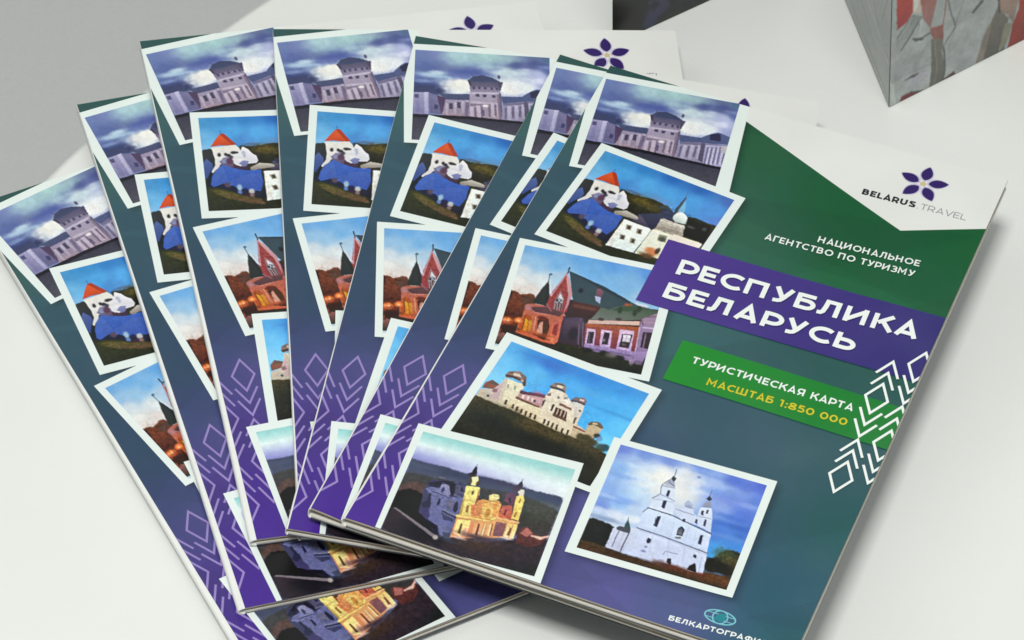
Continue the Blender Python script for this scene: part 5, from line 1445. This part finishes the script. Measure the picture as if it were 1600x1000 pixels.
def build_brochure():
    root = bpy.data.objects.new('map_brochure', None)
    C.objects.link(root)
    root.empty_display_size = 0.02
    cover = link('front_cover', cover_me, M_INK, root)
    # the leaf of paper that carries the ink
    mb = MB()
    us = [2.0 * q for q in range(13)] + [24 + 4.0 * q for q in range(1, 25)]
    mb.slab(us, 0, H, [-.1] * 37, [-.42] * 37)
    mb.build('cover_leaf', M_PAGE, root)
    # fold on the left: a rounded strip of white paper, springing open towards the bottom
    mb = MB()
    r, t, n = TH / 2, .34, 10
    ang = [math.radians(90 + 180 * i / n) for i in range(n + 1)]
    P, F = [], []
    rows = [H * q / 8 for q in range(9)]
    k = n + 1
    for vv in rows:
        bulge = .16 + 1.75 * (vv / H) ** 1.25
        for a in ang: P.append((bulge * math.copysign(abs(math.cos(a)) ** .6, math.cos(a)) * MM if abs(math.cos(a)) > 1e-6 else 0.0, -vv * MM, (-r - .03 + (r - .035) * math.sin(a)) * MM))
        for a in ang: P.append(((bulge - .15) * math.cos(a) * MM + .12 * MM, -vv * MM, (-r + (r - t) * math.sin(a)) * MM))
    for j in range(8):
        o0, o1 = 2 * k * j, 2 * k * (j + 1)
        for i in range(n):
            F += [(o0 + i, o0 + i + 1, o1 + i + 1, o1 + i), (o0 + k + i, o1 + k + i, o1 + k + i + 1, o0 + k + i + 1)]
    e0, e1 = 0, 2 * k * 8
    for i in range(n):
        F += [(e0 + i, e0 + k + i, e0 + k + i + 1, e0 + i + 1), (e1 + i, e1 + i + 1, e1 + k + i + 1, e1 + k + i)]
    mb.add(P, F)
    mb.build('spine_fold', M_SPINE, root, False)
    mb = MB()
    mb.slab(us, 0.2, H - .3, [-TH + .82] * 37, [-TH + .18] * 37)
    mb.build('inner_panel', M_BACK, root)
    mb = MB()
    mb.slab([-.1] + us, 0.05, H - .05, [-TH + .15] * 38, [-TH - .02] * 38)
    mb.build('back_cover', M_BACKINK, root)
    rng = random.Random(3)
    for j, z in enumerate((-.82, -1.16, -1.5)):
        uu = [2.2 + rng.random(), 12, 30, 55, 80, 100, W - .7 - rng.random() * .8]
        zz = [z + rng.uniform(-.06, .06) for _ in uu]
        mb = MB()
        mb.slab(uu, .8 + rng.random(), H - 1.2 - .5 * j * rng.random() - rng.random() * 1.2, zz, [q - .22 for q in zz])
        mb.build('map_page', M_PAGE, root)
    # white corner with the emblem
    mb = MB()
    add_tiles(mb, [(30.6, 0), (W, 0), (W, 21.3), (98.2, 30.9)], Z['white'])
    corner = mb.build('white_corner_panel', M_COVERWHITE, root)
    mbp, mbe, mbc = MB(), MB(), MB()
    cx, cy = 98.4, 10.7
    for k in range(5):
        a = math.radians(90 + 72 * k + 1)

        def petal(sc, r0, r1, wd):
            out = []
            for s in (1, -1):
                for q in (range(0, 11) if s == 1 else range(9, 0, -1)):
                    x = q / 10
                    y = s * wd * (math.sin(math.pi * x ** .85) ** .8 if 0 < x < 1 else 0)
                    rr = r0 + (r1 - r0) * x
                    out.append((cx + rr * math.cos(a) - y * math.sin(a), cy - (rr * math.sin(a) + y * math.cos(a))))
            return out
        add_print(mbe, petal(1, .9, 7.5, 2.0), Z['white'] + .02 + .001 * k)
        add_print(mbp, petal(1, 1.5, 7.2, 1.62), Z['white'] + .03)
    add_print(mbc, [(cx + .9 * math.cos(q * .628), cy + .9 * math.sin(q * .628)) for q in range(10)], Z['white'] + .035)
    mbe.build('petal_outline', M_PETALEDGE, corner)
    mbp.build('flower_emblem', M_PETAL, corner)
    mbc.build('flower_centre', M_GOLD, corner)
    mb = MB(); lettering(mb, 'BELARUS', (83.6, 21.2), (98.9, 20.75), 2.35, .25, Z['white'] + .03)
    mb.build('bold_lettering', M_BLACK, corner)
    mb = MB(); lettering(mb, '.TRAVEL', (99.5, 20.75), (113.6, 20.35), 2.35, .11, Z['white'] + .03)
    mb.build('thin_lettering', M_GREY, corner)
    # printed photographs
    for key, q in PHOTOS.items():
        a, b, c = q[:3]
        d = (b[0] + c[0] - a[0], b[1] + c[1] - a[1])
        mb = MB(); add_tiles(mb, [a, b, d, c], Z[key])
        fr = mb.build('printed_photo', M_BORDER, root)
        fr['label'] = q[6]
        link('picture', PIC[key], M_INK, fr)
    # violet title band
    tl, bl = (40.5, 60.2), (40.7, 85.5)
    g = flat_cols(40, 12, (76, 52, 136), (46, 40, 108))
    me = ink_grid('title_band', (40.3, 60.2), (W, 58.9), (40.3, 85.7), lin(g), Z['band'])
    band = link('title_band', me, M_INK, root)
    mb = MB()
    lettering(mb, 'РЕСПУБЛИКА', (46.6, 71.9), (114.6, 69.7), 5.9, .2, Z['text'])
    lettering(mb, 'БЕЛАРУСЬ', (46.3, 81.6), (100.2, 80.6), 5.9, .2, Z['text'])
    mb.build('title_lettering', M_LETTER, band)
    mb = MB()
    lettering(mb, 'РЕСПУБЛИКА', (46.9, 72.3), (114.9, 70.1), 5.9, .2, Z['text'] - .02)
    lettering(mb, 'БЕЛАРУСЬ', (46.6, 82.0), (100.5, 81.0), 5.9, .2, Z['text'] - .02)
    mb.build('letter_backing', M_BACKING, band)
    # green panel
    g = flat_cols(40, 8, (30, 132, 42), (22, 116, 46))
    me = ink_grid('subtitle_panel', (57.3, 94.6), (W, 94.6), (57.3, 110.2), lin(g), Z['panel'])
    panel = link('subtitle_panel', me, M_INK, root)
    mb = MB(); lettering(mb, 'ТУРИСТИЧЕСКАЯ КАРТА', (62.2, 101.7), (107.2, 101.1), 2.5, .18, Z['text'], .1)
    mb.build('white_lettering', M_LETTER, panel)
    mb = MB(); lettering(mb, 'МАСШТАБ 1:850 000', (68.6, 107.7), (107.3, 106.6), 2.5, .185, Z['text'], .1)
    mb.build('yellow_lettering', M_YELLOW, panel)
    mb = MB()
    lettering(mb, 'НАЦИОНАЛЬНОЕ', (78.4, 44.4), (107.2, 42.8), 2.4, .175, Z['text'], .12)
    lettering(mb, 'АГЕНТСТВО ПО ТУРИЗМУ', (64.6, 49.3), (107.0, 47.2), 2.4, .175, Z['text'], .12)
    mb.build('agency_lettering', M_LETTER, root)

    def ornament(name, mat, cx, top, cols, wd, z):
        mb = MB(); k = 0
        S = lambda pts, k: stroke(mb, pts, wd, z + .002 * (k % 6))
        for off, seq in cols:
            x = cx + off
            for kind, v in seq:
                k += 1
                if kind == 'D': S([(x, v - 5.6), (x + 3.1, v), (x, v + 5.6), (x - 3.1, v), (x, v - 5.6)], k)
                if kind == 'V': S([(x - 3.05, v - 5.5), (x, v), (x + 3.05, v - 5.5)], k)
                if kind == 'A': S([(x - 3.05, v + 5.5), (x, v), (x + 3.05, v + 5.5)], k)
        return mb.build(name, mat, root)
    c1 = [('A', 79.9), ('A', 84.3), ('D', 94.2), ('V', 104.3), ('V', 108.7), ('A', 110.0), ('A', 114.1), ('D', 124.0)]
    c2 = [('D', 79.0), ('V', 88.9), ('V', 93.1), ('A', 94.3), ('A', 98.9), ('D', 109.1), ('V', 119.0), ('V', 123.2)]
    ornament('diamond_ornament', M_LETTER, 111.85, 0, [(0, c1), (7.15, c2)], .72, Z['orn'])
    c1 = [('D', 132.4), ('V', 142.4), ('V', 146.7), ('A', 148.2), ('A', 152.2), ('D', 162.4), ('V', 172.4), ('V', 176.9)]
    c2 = [('A', 133.2), ('A', 137.4), ('D', 147.3), ('V', 157.4), ('V', 161.8), ('A', 163.2), ('A', 167.4), ('D', 177.3)]
    o = ornament('diamond_ornament', M_LILAC, 6.7, 0, [(0, c1), (-7.15, c2)], .6, .03)
    # publisher's emblem and name
    mb = MB(); lettering(mb, 'БЕЛКАРТОГРАФИЯ', (87.2, 186.4), (112.6, 184.7), 1.6, .2, .03, .1)
    mb.build('publisher_lettering', M_LETTER, root)
    mb, mt = MB(), MB()
    ex, ey = 98.9, 180.5
    S = lambda rx, ry, w_, z: stroke(mb, [(ex + rx * math.cos(math.radians(q)), ey + ry * math.sin(math.radians(q))) for q in range(0, 361, 15)], w_, z)
    S(4.0, 2.1, .4, .03); S(1.9, 2.1, .35, .033)
    for dy in (-.8, .8): stroke(mb, [(ex - 3.7, ey + dy), (ex + 3.7, ey + dy)], .25, .036)
    add_print(mt, [(ex - 1.5, ey + 1.2), (ex - .6, ey - 1.2), (ex + 1.0, ey - 1.4), (ex + 1.6, ey + .3), (ex + .5, ey + 1.5)], .04)
    e = mb.build('globe_emblem', M_TURQ, root)
    mt.build('globe_land', M_TEAL, e)
    return root


def copy_tree(o, parent=None):
    c = o.copy()
    C.objects.link(c)
    if parent is not None: c.parent = parent
    for ch in list(o.children):
        copy_tree(ch, c)
    return c


# x, y, z of the cover's top left corner (mm), turn (degrees), slopes along and across the cover, label
POSES = [
    (-149.08, -111.43, 0.00, 51.262, -0.01323, -0.00515, 'lowest brochure of the fan, turned furthest left, its purple corner on the table'),
    (-139.42, -65.75, 3.60, 40.097, -0.01122, 0.00069, 'second brochure from the left of the fan, lying directly on the lowest one'),
    (-133.19, -37.36, 7.20, 35.503, -0.01483, 0.00210, 'third brochure from the left, its top left corner standing out against the grey floor'),
    (-98.73, -18.69, 10.80, 27.012, -0.01780, 0.00518, 'upright middle brochure of the fan, white corner with a whole flower emblem showing at top'),
    (-58.44, -6.25, 14.40, 13.178, -0.00718, -0.00149, 'brochure tilted slightly right, third from the top of the fan, its palace photo nearly whole'),
    (-16.12, 1.72, 18.00, 1.691, -0.00636, -0.01498, 'narrow strip of a brochure tucked directly under the topmost one'),
    (0.00, 0.00, 21.60, 0.000, 0.04899, -0.01762, 'topmost brochure with its whole front cover, title and six photos in view'),
]


def warp(root, fn, squeeze=1.0):
    """bend the sheets of one brochure: full movement at the cover, none at the back"""
    for o in [c for c in root.children] + [g for c in root.children for g in c.children]:
        if o.type != 'MESH': continue
        me = o.data.copy(); o.data = me
        co = np.empty(len(me.vertices) * 3, np.float32); me.vertices.foreach_get('co', co)
        co = co.reshape(-1, 3)
        u, v, z = co[:, 0] / MM, -co[:, 1] / MM, co[:, 2] / MM
        if squeeze != 1: co[:, 0] = np.where(u < 0, co[:, 0] * squeeze, co[:, 0])
        co[:, 2] += fn(u, v) * np.clip(1 + z / (TH - .8), 0, 1) * MM
        me.vertices.foreach_set('co', co.ravel()); me.update()


def wave(a, s):
    return lambda u, v: a * (np.sin(u / 31 + s) * np.cos(v / 47 + 2 * s) + .5 * np.sin(u / 13 + v / 21 + s))


def curl(u, v, au, av, h, u0, v0):
    return h * np.exp(-((u - u0) / au) ** 2 - ((v - v0) / av) ** 2)


WARPS = {
    'lower': lambda u, v: wave(.10, .4)(u, v) - .10,
    'upper': lambda u, v: wave(.10, 1.1)(u, v) - .10,
    'tucked': lambda u, v: wave(.08, 1.7)(u, v) - .05 + curl(u, v, 9, 20, 1.5, 0, H),
    'top': lambda u, v: wave(.22, 2.9)(u, v) + .15 + curl(u, v, 26, 22, .9, 0, H) + curl(u, v, 30, 30, .8, W, 0) + .5 * np.clip(u - 95, 0, 30) / 25 * np.sin(v / 40) ** 2,
}
plain = build_brochure()
made = {}
for i, (x, y, z, deg, tx, ty, label) in enumerate(POSES):
    kind = ('lower',) * 3 + ('upper',) * 2 + ('tucked', 'top')
    kind = kind[i]
    if kind in made: o = copy_tree(made[kind])
    else:
        o = plain if i == len(POSES) - 1 else copy_tree(plain)
        warp(o, WARPS[kind], {'lower': 1.0, 'upper': .35, 'tucked': .4, 'top': .55}[kind]); made[kind] = o
    from mathutils import Matrix, Vector
    t = math.radians(deg)
    eu = Vector((math.cos(t), math.sin(t), tx)).normalized()
    ev = Vector((-math.sin(t), math.cos(t), ty))
    ev = (ev - eu * ev.dot(eu)).normalized()
    en = eu.cross(ev)
    o.rotation_euler = Matrix((eu, ev, en)).transposed().to_euler()
    o.location = (x * MM, y * MM, z * MM)
    tag(o, label, 'brochure', GROUP)
